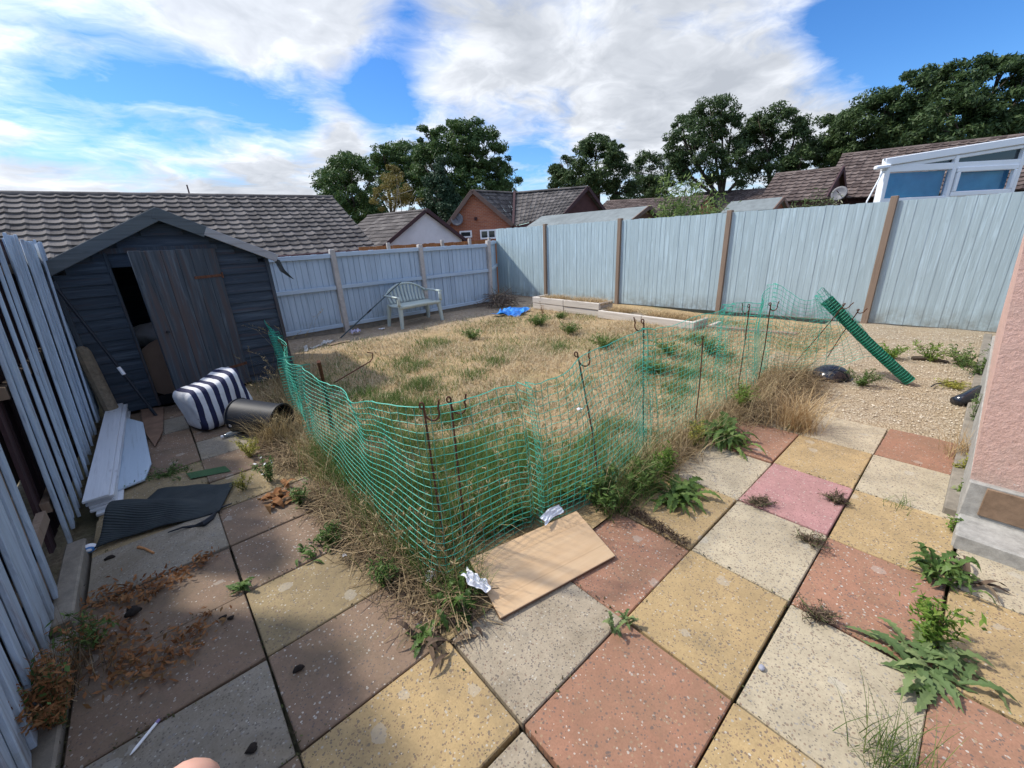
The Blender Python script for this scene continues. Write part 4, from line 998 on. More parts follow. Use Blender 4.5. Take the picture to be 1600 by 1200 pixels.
def lids():
    c = Vector((4.05, .12, .0)); c = Vector(G(1298, 589)); mb = MB(); prof = [(.24, 0), (.25, .02), (.235, .05), (.20, .10), (.14, .145), (.07, .165), (.0, .17)]
    mb.grid(lambda u, v: c+Vector((math.cos(u*2*PI)*prof[round(v*6)][0]*.72, math.sin(u*2*PI)*prof[round(v*6)][0]*.72, prof[round(v*6)][1]*.75)), 32, 7, closed_u=True)
    mg = mat('glossy_black_plastic', lambda g, b: setc(g, b, (.012, .014, .02), .16, spec=.6))
    o = mb.build('dome_lid', mg, None, True); tag(o, 'glossy black domed lid lying on the gravel beside the dry grass', 'lid')
    q = MB(); q.tube([c+Vector((math.cos(a)*.182, math.sin(a)*.182, .008)) for a in np.linspace(0, 2*PI, 33)], .010, 6); q.build('rim', mg, o)
    p = [Vector(G(x, y, z)) for x, y, z in ((1492, 628, .03), (1508, 624, .05), (1522, 616, .07), (1532, 610, .09))]
    q = MB(); q.tube(p, [.045, .055, .055, .05], 12); tag(q.build('drain_pipe', mg, None, True), 'short glossy black drain pipe bend at the foot of the pink wall', 'pipe')
    q = MB(); pp = [Vector(G(x, y, .02)) for x, y in ((1455, 604), (1462, 600), (1475, 598), (1490, 596))]; q.tube(pp, .006, 6); tag(q.build('plastic_hoop', M_BLKPL), 'thin dark loop of pipe lying on the gravel near the roll end', 'hoop')
lids()

# ------------------------------------------------------------------ the house corner on the right
def house_corner():
    t = thing('pink_house', (2.2, -1.6, 0), 'pink rendered house corner with brown plinth and concrete footing on the right', 'house')
    q = MB(); X0, X1 = 1.80, 5.9; e = .085; H = 2.6
    q.add([(X0, -.885, .27), (X0, -.885+e*(H-.27), H), (X0, -4.0, .27), (X0, -4.0, H), (X1, -.905, .27), (X1, -.905+e*(H-.27)*.6, H), (X1, -4, .27), (X1, -4, H)],
          [(0, 1, 3, 2), (0, 4, 5, 1), (4, 6, 7, 5), (1, 5, 7, 3)])
    # gently uneven render: subdivide and jitter by modifier
    o = q.build('wall', M_PINK, t)
    q = MB(); q.box((3.80, -2.45, .14), (4.06, 3.13, .26), ch=.006); q.build('footing_wall', M_CONCL, t)
    q = MB(); q.box((1.767, -2.475, .178), (.012, 3.05, .16), ch=.003); q.build('plinth', M_PLINTH, t)
    q = MB(); q.box((1.67, -2.45, .03), (.26, 3.12, .09), ch=.008); q.build('footing', M_CONCL, t)
    q = MB(); q.box((4.5, -.872, .02), (5.3, .075, .05), ch=.006); q.build('footing', M_CONC, t)
house_corner()

# ------------------------------------------------------------------ houses beyond the fences
def tilemat(name, dark, mid, lite, lich=.3):
    def fn(g, b):
        c = g.pos(); n = g.noise(c, 2.2, 6, .65); r = g.isl(); n2 = g.noise(c, 14, 6, .7)
        col = g.ramp(g.math('ADD', g.math('MULTIPLY', r, .45), g.math('MULTIPLY', n2, .55)), [(.25, dark), (.5, mid), (.78, lite)])
        col = g.mix(g.ramp(n, [(.52, 0), (.72, lich)]), col, tuple(min(1, q*1.5) for q in lite))
        setc(g, b, col, .9, g.bump(n2, .3, .01))
    return mat(name, fn)
T_GREY = tilemat('grey_brown_pantile', (.062, .055, .052), (.108, .097, .09), (.17, .152, .14))
T_BROWN = tilemat('brown_roof_tile', (.066, .048, .043), (.110, .082, .072), (.165, .130, .115))
T_DARK = tilemat('dark_brown_tile', (.052, .045, .042), (.088, .076, .07), (.14, .125, .115))
def brickmat(name, c1, c2, mortar, scale=1.0):
    def fn(g, b):
        p = g.coord(); x, y, z = g.sep(p)
        cb = g.new('ShaderNodeCombineXYZ'); g.put(cb.inputs[0], g.math('MULTIPLY', g.math('SUBTRACT', x, y), .72)); g.put(cb.inputs[1], z)
        br = g.new('ShaderNodeTexBrick'); g.put(br.inputs['Vector'], cb.outputs[0]); br.inputs['Color1'].default_value = (*c1, 1); br.inputs['Color2'].default_value = (*c2, 1); br.inputs['Mortar'].default_value = (*mortar, 1)
        br.inputs['Scale'].default_value = 1; br.inputs['Brick Width'].default_value = .225; br.inputs['Row Height'].default_value = .075; br.inputs['Mortar Size'].default_value = .006
        n = g.noise(p, 3, 5); col = g.mix(g.ramp(n, [(.4, 0), (.7, .3)]), br.outputs['Color'], c2)
        setc(g, b, col, .9)
    return mat(name, fn)
M_BRICK = brickmat('red_brick', (.44, .155, .075), (.33, .11, .06), (.40, .30, .24))
M_MAROON = plain('maroon_hung_boards', (.085, .038, .036), .8, .2, 4)
M_BARGE = plain('dark_maroon_bargeboard', (.06, .028, .03), .6, .15, 3)
M_BARGEB = plain('brown_bargeboard', (.17, .11, .085), .7, .15, 3)
def tiles(name, e0, e1, r0, r1, m, parent, tw=.30, gauge=.29, amp=.028, step=.028, flat=False):
    """roof slope between the eave e0-e1 and the ridge r0-r1, one island per course"""
    e0, e1, r0, r1 = [np.array(q, float) for q in (e0, e1, r0, r1)]
    L = max(np.linalg.norm(e1-e0), np.linalg.norm(r1-r0)); S = (np.linalg.norm(r0-e0)+np.linalg.norm(r1-e1))/2
    nr = max(2, round(S/gauge)); nt = max(2, round(L/tw)); k = 5
    nrm = np.cross(e1-e0, r0-e0); nrm /= np.linalg.norm(nrm); nrm *= np.sign(nrm[2]) or 1
    prof = [.35, .05, .0, .15, .95] if not flat else [0, 0.1, .1, .1, .05]
    V = []; F = []
    for j in range(nr):
        ph = 0
        for i in range(nt):
            dz = random.gauss(0, .003); o = len(V)
            for q in range(k+1):
                u = (i+q/k)/nt; h = amp*(prof[q % k]) 
                for w, base in ((0, step), (1.12, .0)):
                    v = min(1.0, (j+w)/nr); p = (e0*(1-u)+e1*u)*(1-v)+(r0*(1-u)+r1*u)*v + nrm*(h+base+dz)
                    V.append(p)
                p0 = (e0*(1-u)+e1*u)*(1-j/nr)+(r0*(1-u)+r1*u)*(j/nr) - nrm*.01
                V.append(p0)
            for q in range(k):
                a = o+q*3; F += [(a, a+3, a+4, a+1), (a+2, a+5, a+3, a)]
    return mkobj(name, V, F, m, parent)
def ridgecap(a, b, m, parent, r=.11):
    q = MB(); a, b = Vector(a), Vector(b); d = (b-a); n = max(2, round(d.length/.45)); d.normalize(); s = d.cross(Vector((0, 0, 1))).normalized()
    for i in range(n):
        p0 = a+(b-a)*i/n; p1 = a+(b-a)*((i+1.02)/n); rr = r*(1+random.uniform(0, .06))
        vs = []
        for p in (p0, p1):
            for k in range(7):
                t = PI*k/6; vs.append(p+s*math.cos(t)*rr+Vector((0, 0, 1))*(math.sin(t)*rr*.8-.03))
        q.add(vs, [(k, k+1, k+8, k+7) for k in range(6)]+[tuple(range(7))[::-1], tuple(range(7, 14))])
    return q.build('ridge', m, parent)
def bungalow_a():
    t = thing('bungalow', (-2, 16, -1.2), 'long dark pantiled roof of the bungalow rising behind the shed', 'house')
    rl, rr = Vector((-10.5, 15.75, 3.12)), Vector((4.85, 16.0, 3.27)); el, er = Vector((-10.6, 12.7, 1.20)), Vector((4.95, 13.0, 1.40))
    w = MB(); w.prism([(-10.2, 13.3, -1.2), (4.7, 13.4, -1.2), (4.7, 18.5, -1.2), (-10.2, 18.4, -1.2)], (0, 0, 2.7)); w.prism([(4.69, 13.3, 1.4), (4.69, 18.7, 1.4), (4.69, 16, 3.1)], (-.2, 0, 0)); w.build('wall', M_BRICK, t)
    rf = tiles('roof', el, er, rl, rr, T_GREY, t, tw=.31, gauge=.25, amp=.032, step=.045)
    tiles('roof_slope', (4.95, 19, 1.4), (-10.6, 18.8, 1.2), rr, rl, T_GREY, rf, tw=.6, gauge=.5)
    ridgecap(rl, rr, T_GREY, rf)
    q = MB(); q.beam(er+Vector((-.02, 0, -.02)), rr+Vector((-.02, 0, -.02)), .05, .10); q.build('verge', M_CONC, rf)
    q = MB(); q.tube([el+Vector((0, -.06, -.02)), er+Vector((0, -.06, -.02))], .055, 8); q.build('gutter', M_BARGE, t)
    q = MB(); q.tube([(0.6, 16.2, 3.2), (.6, 16.2, 3.55)], .02, 6); q.build('vent_pipe', M_BARGE, rf)
bungalow_a()
def gable_house(nm, lab, apex, gl, gr, back, wallm, bargem, tilem, tw=.3, gauge=.3, flat=False, zbase=-1.1, over=.12):
    A, Lp, Rp, Bk = [Vector(q) for q in (apex, gl, gr, back)]
    d = Bk-A; t = thing(nm, (A.x, A.y, zbase), lab, 'house')
    dn = Vector((d.x, d.y, 0)).normalized()
    ins = dn*.15
    q = MB(); il = Lp+(A-Lp)*.06; ir = Rp+(A-Rp)*.06
    q.prism([il+ins, A+ins-Vector((0, 0, .08)), ir+ins, Vector((ir.x, ir.y, zbase))+ins, Vector((il.x, il.y, zbase))+ins], d*.96); q.build('wall', wallm, t)
    rf = tiles('roof', Lp+d, Lp, Bk, A, tilem, t, tw, gauge, flat=flat, amp=.03); tiles('roof_slope', Rp, Rp+d, A, Bk, tilem, rf, tw, gauge, flat=flat, amp=.03)
    ridgecap(A-dn*.05, Bk, tilem, rf)
    for P in (Lp, Rp):
        q = MB(); q.beam(P-dn*.03, A-dn*.03, .04, .17, ch=.005); q.build('bargeboard', bargem, rf)
    return t, dn
def houses():
    gable_house('garage', 'white rendered gable with dark maroon bargeboards behind the low fence', (9.95, 18, 2.99), (7.40, 18.1, 1.34), (12.15, 18, 1.48), (8.84, 22.2, 3.0), M_WRENDER, M_BARGE, T_DARK, .32, .30, True)
    # red brick house: projecting gable, main roof behind it running to a second gable
    Lp = Vector((11.95, 19.3, 2.34)); Rp = Vector((14.25, 16.6, 2.14))
    t = thing('brick_house', (14, 18, -1.1), 'red brick house with a gable, white windows and brown tiled roofs beyond the low fence', 'house')
    gd = Vector((Rp.x-Lp.x, Rp.y-Lp.y, 0)).normalized(); _n = Vector((-gd.y, gd.x, 0)); _r = Vector(ray(738, 298)); A = Vector(CAM)+_r*((Lp-Vector(CAM)).dot(_n)/_r.dot(_n))
    dn = Vector((.74, .67, 0)); V1 = Vector((15.85, 18.2, 3.90))
    q = MB(); q.prism([Lp+dn*.2+Vector((.05, -.05, 0)), A+dn*.2-Vector((0, 0, .1)), Rp+dn*.2+Vector((-.08, .08, 0)), Vector((Rp.x-.08, Rp.y+.08, -1.1))+dn*.2, Vector((Lp.x+.05, Lp.y-.05, -1.1))+dn*.2], dn*3.0); wl = q.build('wall', M_BRICK, t)
    rf = tiles('roof', Rp, Rp+Vector((.9, .55, 0)), A, V1, T_DARK, t, .30, .30, amp=.03)
    tiles('roof_slope', Lp+dn*4, Lp, A+dn*4, A, T_DARK, rf, .3, .3, amp=.03)
    tiles('roof_slope', Vector((14.35, 16.75, 2.10)), Vector((16.46, 15, 2.58)), Vector((15.85, 18.2, 3.86)), Vector((18.4, 15, 3.91)), T_GREY, rf, .30, .28, amp=.03)
    ridgecap(Vector((15.85, 18.2, 3.9)), Vector((18.4, 15, 3.95)), T_GREY, rf); ridgecap(A, V1, T_DARK, rf)
    q = MB(); q.beam(Vector((14.4, 16.75, 2.2)), Vector((15.85, 18.15, 3.98)), .12, .08); q.build('valley', M_BARGE, rf)
    for P in (Lp, Rp):
        q = MB(); q.beam(P-dn*.04, A-dn*.04, .05, .20, ch=.005); q.build('bargeboard', M_BARGEB, rf)
    G2a, G2l, G2r = Vector((18.4, 15, 3.91)), Vector((16.46, 15, 2.55)), Vector((20.15, 15, 2.6))
    q = MB(); q.prism([G2l+Vector((.1, .2, 0)), G2a+Vector((0, .2, -.1)), G2r+Vector((-.1, .2, 0)), Vector((20.05, 15.2, -1.1)), Vector((16.56, 15.2, -1.1))], (.4, 3, 0)); q.build('gable_wall', M_MAROON, t)
    tiles('roof_slope', G2r, G2r+Vector((-.5, 4, 0)), G2a, G2a+Vector((-2.4, 3.1, 0)), T_GREY, rf, .4, .3)
    for P in (G2l, G2r):
        q = MB(); q.beam(P-Vector((0, .05, 0)), G2a-Vector((0, .05, 0)), .05, .19, ch=.005); q.build('bargeboard', M_BARGE, rf)
    q = MB(); q.prism([Vector((14.15, 16.75, 2.04)), Vector((16.5, 15.2, 2.54)), Vector((16.5, 15.2, -1.1)), Vector((14.15, 16.75, -1.1))], (.6, .75, 0)); q.build('gable_wall', M_MAROON, t)
    # windows set in the brick gable
    gd = Vector((Rp.x-Lp.x, Rp.y-Lp.y, 0)).normalized(); pl0 = Lp+dn*.17+Vector((.05, -.05, 0))
    nrm = Vector((dn.x, dn.y, 0)); w_in = gd
    def on_wall(px, py):
        d_ = Vector(ray(px, py)); n_ = Vector((-gd.y, gd.x, 0)); C0 = Vector(CAM); k = (pl0-C0).dot(n_)/d_.dot(n_); return C0+d_*k
    for (x0, y0, x1, y1, panes) in ((719, 360, 737, 372, 1), (751, 358, 775, 374, 2)):
        P0, P1 = on_wall(x0, y1), on_wall(x1, y0); w = (P1-P0).dot(gd); h = P1.z-P0.z; c = (P0+P1)/2
        Mx = Matrix((gd, Vector((-gd.y, gd.x, 0)), Vector((0, 0, 1)))).transposed()
        f = MB()
        for a, s in (((0, 0, h/2-.04), (w, .09, .08)), ((0, 0, -h/2+.04), (w, .09, .08)), ((-w/2+.04, 0, 0), (.08, .092, h-.16)), ((w/2-.04, 0, 0), (.08, .092, h-.16))): f.box(c+Mx @ Vector(a), s, Mx)
        if panes == 2: f.box(c, (.09, .092, h-.16), Mx)
        wn = f.build('window', M_WHITEPL, wl)
        p = MB(); p.box(c, (w-.1, .03, h-.1), Mx); p.build('pane', M_GLASS, wn)
    def dish(c, nrm, r, parent, nm='satellite_dish'):
        q = MB(); n_ = Vector(nrm).normalized(); a = n_.orthogonal().normalized(); b = n_.cross(a)
        q.grid(lambda u, v: Vector(c)+(a*math.cos(u*2*PI)+b*math.sin(u*2*PI))*r*v+n_*(.12*v*v-.12)*r*2, 20, 5, closed_u=True); o = q.build(nm, plain('grey_dish', (.13, .13, .14), .5, .1), parent, True); o.modifiers.new('thickness', 'SOLIDIFY').thickness = .01
        k = MB(); k.tube([Vector(c), Vector(c)+n_*r*1.1], .015, 6); k.tube([Vector(c)-n_*.2*r, Vector(c)-n_*r*1.2], .02, 6); k.build('arm', M_BARGE, o)
    c = on_wall(716, 343)-nrm*.25; dish(c, (-.75, -.65, .25), .33, wl)
    q = MB(); c = on_wall(744, 342); q.box(c-nrm*.1, (.12, .12, .16)); q.beam(c, c-nrm*.3, .04, .04); q.build('security_lamp', M_BARGE, wl)
    # houses on the right
    def long_roof(nm, lab, x, ya, yb, zr, dx, zd, tm, gablem=None, zb=-1.1, both=True):
        t = thing(nm, (x, (ya+yb)/2, zb), lab, 'house')
        zl, zr_ = (zr if isinstance(zr, tuple) else (zr, zr))
        r0, r1 = Vector((x, ya, zl)), Vector((x, yb, zr_)); e0, e1 = Vector((x-dx, ya, zl-zd)), Vector((x-dx, yb, zr_-zd))
        rf = tiles('roof', e0, e1, r0, r1, tm, t, .27, .235, amp=.035, step=.045); f0, f1 = Vector((x+dx, ya, zl-zd)), Vector((x+dx, yb, zr_-zd))
        tiles('roof_slope', f1, f0, r1, r0, tm, rf, .7, .6); ridgecap(r0, r1, tm, rf)
        q = MB(); q.prism([e1+Vector((.2, .12, 0)), r1+Vector((0, .12, -.1)), f1+Vector((-.2, .12, 0)), Vector((x+dx-.2, yb+.12, zb)), Vector((x-dx+.2, yb+.12, zb))], (0, ya-yb-.24, 0)); wl = q.build('wall', gablem or M_BRICK, t)
        for e in (e1, f1):
            q = MB(); q.beam(e-Vector((0, .03, 0)), r1-Vector((0, .03, 0)), .05, .18); q.build('bargeboard', M_BARGE, rf)
        return t, rf, wl
    long_roof('bungalow', 'low brown roof seen between the felt shed gable and the leafy shrub', 30, 22.2, 13.6, (4.02, 3.60), 3.2, 1.7, T_BROWN)
    long_roof('bungalow', 'low brown roof seen between the leafy shrub and the maroon gabled roof', 38, 18.6, 9.2, (4.46, 4.05), 3.4, 1.8, T_BROWN)
    t, rf, wl = long_roof('bungalow', 'brown tiled roof with maroon gable end and a satellite dish below the oak row', 22, 6.91, 4.40, (3.70, 3.63), 1.7, 1.25, T_BROWN, M_MAROON)
    dish(Vector(FAR(1311, 302, 20.8)), (-.9, .1, .3), .26, wl)
    t, rf, wl = long_roof('bungalow', 'broad brown tiled roof rising behind the conservatory', 26, 5.4, -7, (4.56, 4.1), 2.6, 2.05, T_BROWN, M_MAROON)
    # felt roofed sheds
    def felt(nm, lab, x, ya, yb, zr, dx, zd, m=M_ORANGED):
        t = thing(nm, (x, (ya+yb)/2, -.6), lab, 'shed')
        q = MB(); r = Vector((x, yb, zr)); e = Vector((x-dx, yb, zr-zd)); f = Vector((x+dx, yb, zr-zd)); L = (0, ya-yb, 0)
        q.prism([r, e, e-Vector((0, 0, .03)), r-Vector((0, 0, .05))], L); q.prism([r, r-Vector((0, 0, .05)), f-Vector((0, 0, .03)), f], L); rf = q.build('roof', M_FELT, t)
        q = MB(); q.prism([e+Vector((.06, .08, -.02)), r+Vector((0, .08, -.07)), f+Vector((-.06, .08, -.02)), Vector((f.x-.06, yb+.08, -.6)), Vector((e.x+.06, yb+.08, -.6))], (0, ya-yb-.16, 0)); q.build('wall', m, t)
        for s in (e, f):
            q = MB(); q.beam(s-Vector((0, .02, .03)), r-Vector((0, .02, .03)), .03, .09); q.build('bargeboard', M_BARGEB if m is not M_MAROON else M_BARGE, rf)
    felt('garden_shed', 'long grey felt roofed shed peeping over the tall fence in the middle', 8.6, 8.9, 5.22, 2.13, .72, .31)
    felt('garden_shed', 'small grey felt roofed red brown shed over the tall fence near the maroon gable', 12.2, 4.75, 3.42, 2.23, .62, .30, M_BRICKD)
M_ORANGED = streaky('dark_orange_shed_boards', (.15, .075, .045), (.08, .04, .025), (.2, .11, .07), .3, axis='Y')
M_BRICKD = plain('red_brown_boards', (.20, .075, .045), .8, .2, 5)
houses()
def conservatory():
    t = thing('conservatory', (10, 1.1, 0), 'white framed conservatory with blue blinds rising over the tall fence on the right', 'conservatory')
    A = np.array([10.0, 1.09]); B = np.array([12.1, -.75]); d = (B-A)/np.linalg.norm(B-A); L = np.linalg.norm(B-A)*1.35; n = np.array([d[1], -d[0]]); n = n if n @ (CAM[:2]-A) > 0 else -n
    def onp(px, py):
        r = ray(px, py); k = ((A-CAM[:2]) @ n)/(r[:2] @ n); p = CAM+r*k; return (p[:2]-A) @ d, p[2]
    def P(s, z, o=0): q = A+d*s+n*o; return Vector((q[0], q[1], z))
    def bar(s0, z0, s1, z1, w=.07, th=.07, o=0): q = MB(); q.beam(P(s0, z0, o), P(s1, z1, o), th, w, ch=.008); return q
    s_l, z_b = onp(1376, 321); sf, zf = onp(1386, 256); sr, zr = onp(1600, 222); slope = (zr-zf)/(sr-sf)
    zf_ = lambda s: zf+slope*(s-sf)
    S1 = L
    fr = MB()
    fr.beam(P(-.06, zf_(-.06)+.03, .03), P(S1, zf_(S1)+.03, .03), .10, .13, ch=.01); fr.build('fascia', M_WHITEPL, t)
    fr = MB(); fr.beam(P(-.06, zf_(-.06)-.075, .01), P(S1, zf_(S1)-.075, .01), .07, .06, ch=.01); fr.build('upper_rail', M_WHITEPL, t)
    st, zt = onp(1398, 267); s2, z2 = onp(1597, 251); zt_ = (zt+z2)/2
    fr = MB(); fr.beam(P(-.02, zt_, .012), P(S1, zt_, .012), .08, .115, ch=.01); fr.build('transom', M_WHITEPL, t)
    zb = onp(1440, 312)[1]
    fr = MB(); fr.beam(P(-.02, zb, .012), P(S1, zb, .012), .08, .10, ch=.01); fr.build('sill', M_WHITEPL, t)
    mull = [.03] + [onp(x, 290)[0] for x in (1480, 1580)] ; mull += [mull[-1]+ (mull[-1]-mull[-2])*k for k in (1, 2) if mull[-1]+(mull[-1]-mull[-2])*k < S1]
    for k, s in enumerate(mull):
        q = MB(); q.beam(P(s, 0, .004), P(s, zf_(s)-.05, .004), .075, .115 if k else .16, up=(n[0], n[1], 0), ch=.008); q.build('mullion', M_WHITEPL, t)
    mb_ = mat('blue_blind', lambda g, b: setc(g, b, g.ramp(g.noise(g.coord(), 4, 3), [(.3, (.02, .30, .62)), (.7, (.05, .42, .75))]), .5))
    for a, b in zip(mull[:-1], mull[1:]):
        q = MB(); q.box(P((a+b)/2, (zb+zt_)/2, -.10), ((b-a)-.05, .01, (zt_-zb)-.12), rotz(math.atan2(d[1], d[0]))); q.build('blind', mb_, t)
        q = MB(); z0, z1 = zb, zt_; pg = MB(); pg.add([P(a, z0, -.01), P(b, z0, -.01), P(b, z1, -.01), P(a, z1, -.01)], [(0, 1, 2, 3)]); pg.build('pane', M_PANE, t)
        pg = MB(); pg.add([P(a, z1, -.01), P(b, z1, -.01), P(b, zf_(b)-.05, -.01), P(a, zf_(a)-.05, -.01)], [(0, 1, 2, 3)]); pg.build('top_pane', M_GLASS, t)
    # opening light in the second bay
    a, b = mull[1]+.05, mull[2]-.05; q = MB()
    for s0, z0, s1, z1 in ((a, zb+.07, b, zb+.07), (a, zt_-.075, b, zt_-.075)): q.beam(P(s0, z0, .05), P(s1, z1, .05), .06, .09, ch=.012)
    for s in (a+.04, b-.04): q.beam(P(s, zb+.116, .05), P(s, zt_-.121, .05), .06, .085, up=(n[0], n[1], 0), ch=.012)
    q.build('window_sash', M_WHITEPL, t)
    # walls below, roof, returning side and gutter
    q = MB(); q.beam(P(0, .85, -.02), P(S1, .85, -.02), .05, 1.7); q.build('base_wall', M_WHITEPL, t)
    q = MB(); q.prism([P(-.1, zf_(-.1)+.07, .06), P(S1, zf_(S1)+.07, .06), P(S1, zf_(S1)+.10, .06), P(-.1, zf_(-.1)+.10, .06)], (2.4, .1, 0)); q.build('roof', plain('translucent_roof_sheet', (.62, .64, .66), .4, .05), t)
    q = MB(); q.beam(P(-.22, zt_+.03, .04), P(.02, zt_+.05, .10), .10, .075, ch=.02); q.build('gutter', M_WHITEPL, t)
    q = MB(); q.beam(P(0, 1.0, -.03), P(0, 1.0, -.03)+Vector((2.4, .1, 0)), .05, 2.0); q.build('side_wall', M_WHITEPL, t)
    q = MB(); q.tube([P(-.06, zt_-.04, .06), P(-.24, zt_-.55, .06), P(-.24, 0, .06)], .014, 8); q.build('downpipe', M_WHITEPL, t)
    # small porch roof at its far side
    c = Vector(FAR(1362, 322, 14)); t2 = thing('porch', (c.x, c.y, 0), 'small white framed porch roof between the conservatory and the tiled roof', 'porch')
    q = MB(); q.box(c+Vector((.2, 0, .02)), (.5, .7, .07), ch=.01); q.build('roof', M_WHITEPL, t2); q = MB(); q.box(c+Vector((.2, 0, -1.1)), (.4, .55, 2.1)); q.build('wall', M_GLASS, t2)
    for sy in (-.27, .0, .27):
        q = MB(); q.box(c+Vector((-.01, sy, -1.06)), (.05, .06, 2.08)); q.build('frame', M_WHITEPL, t2)
def _pane(g, b):
    out = g.n['Material Output']; tr = g.new('ShaderNodeBsdfTransparent'); gl = g.new('ShaderNodeBsdfGlossy'); gl.inputs['Roughness'].default_value = .03
    fr = g.new('ShaderNodeFresnel'); fr.inputs[0].default_value = 1.5; mx = g.new('ShaderNodeMixShader'); g.l.new(fr.outputs[0], mx.inputs[0]); g.l.new(tr.outputs[0], mx.inputs[1]); g.l.new(gl.outputs[0], mx.inputs[2]); g.l.new(mx.outputs[0], out.inputs[0])
M_PANE = mat('clear_window_glass', _pane)
conservatory()

# ------------------------------------------------------------------ trees and shrubs beyond the fences
F_OAK = foliage('oak_leaves', [(.026, .050, .017), (.046, .082, .027), (.072, .115, .038), (.10, .145, .05)], .55, .25, .25)
F_OAKL = foliage('left_oak_leaves', [(.030, .062, .018), (.054, .104, .030), (.086, .145, .042), (.12, .175, .06)], .55, .28, .25)
F_BIRCH = foliage('yellowing_leaves', [(.08, .075, .02), (.16, .13, .035), (.24, .19, .055), (.17, .17, .05)], .6, .3, .3)
F_CON = foliage('conifer_sprays', [(.020, .048, .024), (.036, .072, .034), (.055, .10, .045)], .6, .1, .3)
F_SHRUB = foliage('light_shrub_leaves', [(.08, .14, .03), (.16, .24, .06), (.26, .34, .11), (.34, .40, .17)], .5, .35, .8)
M_BARK = plain('brown_bark', (.085, .066, .05), .95, .35, 3)
M_BARKB = plain('pale_bark', (.40, .37, .31), .9, .25, 3)
def tree(nm, lab, lobes, D, base_px, leafm, trunk_r=.28, leaf=.26, dens=1.0, barkm=None, z0=-1.2, grp='trees beyond the gardens', gap=.0, cat='tree', droop=False):
    """lobes: (x, y, rx, ry) of each foliage mass; every mass becomes clumps of leaf faces round its own limbs"""
    base = FAR(base_px, 330, D); t = thing(nm, (base[0], base[1], z0), lab, cat, grp)
    C = []; N = []; limbs = []
    for li, (px, py, rx, ry) in enumerate(lobes):
        Dl = D + random.uniform(-1.5, 1.5); c = FAR(px, py, Dl)
        dep = abs((c-CAM) @ FW); mpp = dep/CP[0]; ax, az = rx*mpp, ry*mpp
        limbs.append((c, az))
        ncl = max(8, int(ax*az*14.0*dens/(leaf/.26)**1.2))
        for k in range(ncl):
            while True:
                q = RNG.uniform(-1, 1, 3); 
                if .12 < q @ q < 1: break
            q = q/np.linalg.norm(q)*(np.linalg.norm(q)**.45)
            cc = c + RT*q[0]*ax + np.array([0, 0, 1])*q[1]*az + np.array([FW[0], FW[1], 0])*q[2]*min(ax, 3.2)
            cr = RNG.uniform(.35, .85)*min(1.0, (ax+az)*.33)*(leaf/.26)**.3; m = int(150*dens**.5*RNG.uniform(.6, 1.3))
            p = RNG.normal(size=(m, 3)); p /= np.linalg.norm(p, axis=1)[:, None]; p *= (RNG.uniform(.15, 1, m)**.5)[:, None]
            p = p*np.array([cr, cr, cr*.62])
            if droop: p[:, 2] -= np.abs(p[:, 0]+p[:, 1])*.5
            nn = p/np.maximum(np.linalg.norm(p, axis=1), .01)[:, None]*.6; nn[:, 2] += .5
            C.append(cc+p); N.append(nn)
    C = np.concatenate(C); N = np.concatenate(N); keep = C[:, 2] > z0+1.2; C, N = C[keep], N[keep]
    V, F = leafcards(C, np.full(len(C), leaf*.52), N)
    mkobj('crown', V, F, leafm, t)
    q = MB(); top = np.mean([l[0] for l in limbs], 0); b = Vector(base); b.z = z0; h = max(1.5, (top[2]-z0)*.55)
    fork = Vector((base[0]+random.gauss(0, .2), base[1], z0+h)); q.tube([b, b+(fork-b)*.15+Vector((.05, 0, 0)), b+(fork-b)*.6+Vector((random.gauss(0, .12), 0, 0)), fork], [trunk_r*1.35, trunk_r, trunk_r*.85, trunk_r*.7], 10)
    for c, az in limbs:
        c = Vector(c); mid = fork+(c-fork)*.5+Vector((random.gauss(0, .3), random.gauss(0, .3), -.2))
        q.tube([fork-Vector((0, 0, .3)), mid, c, c+Vector((random.gauss(0, .3), 0, az*.6))], [trunk_r*.5, trunk_r*.28, trunk_r*.13, .02], 7)
        for k in range(4):
            e = c+Vector((random.gauss(0, az*.5), random.gauss(0, az*.4), random.uniform(-.3, .7)*az)); q.tube([mid+(c-mid)*random.uniform(.2, .9), e], [trunk_r*.16, .02], 5)
    q.build('trunk', barkm or M_BARK, t, True)
tree('oak_tree', 'round green oak at the left end of the tree group behind the pantiled roof', [(550, 300, 46, 50), (528, 295, 28, 35), (572, 345, 35, 38), (547, 262, 26, 18), (520, 330, 18, 30), (560, 372, 30, 22)], 36, 552, F_OAKL)
tree('oak_tree', 'middle oak of the left group rising behind the yellowing birch', [(612, 258, 34, 28), (640, 248, 25, 22), (600, 240, 20, 12), (636, 285, 34, 30), (596, 280, 26, 28)], 46, 615, F_OAKL, leaf=.3)
tree('oak_tree', 'tallest broad oak of the left group beside the conifer', [(715, 228, 44, 32), (760, 245, 38, 36), (690, 262, 40, 36), (745, 290, 52, 34), (790, 290, 24, 26), (668, 215, 18, 16), (735, 204, 25, 14), (655, 258, 22, 26), (706, 200, 22, 10), (700, 300, 40, 26)], 42, 730, F_OAKL, leaf=.29)
tree('birch_tree', 'yellowing thin crowned birch with pale trunk before the oaks', [(622, 292, 24, 26), (606, 312, 24, 20), (640, 312, 22, 22), (618, 270, 14, 12)], 28, 619, F_BIRCH, .07, .17, .75, M_BARKB)
tree('conifer_tree', 'dark drooping conifer between the white gable and the brick gable', [(688, 275, 14, 26), (686, 300, 26, 24), (690, 325, 34, 24), (690, 350, 40, 22), (690, 375, 46, 18)], 30, 690, F_CON, .2, .19, 1.6, droop=True)
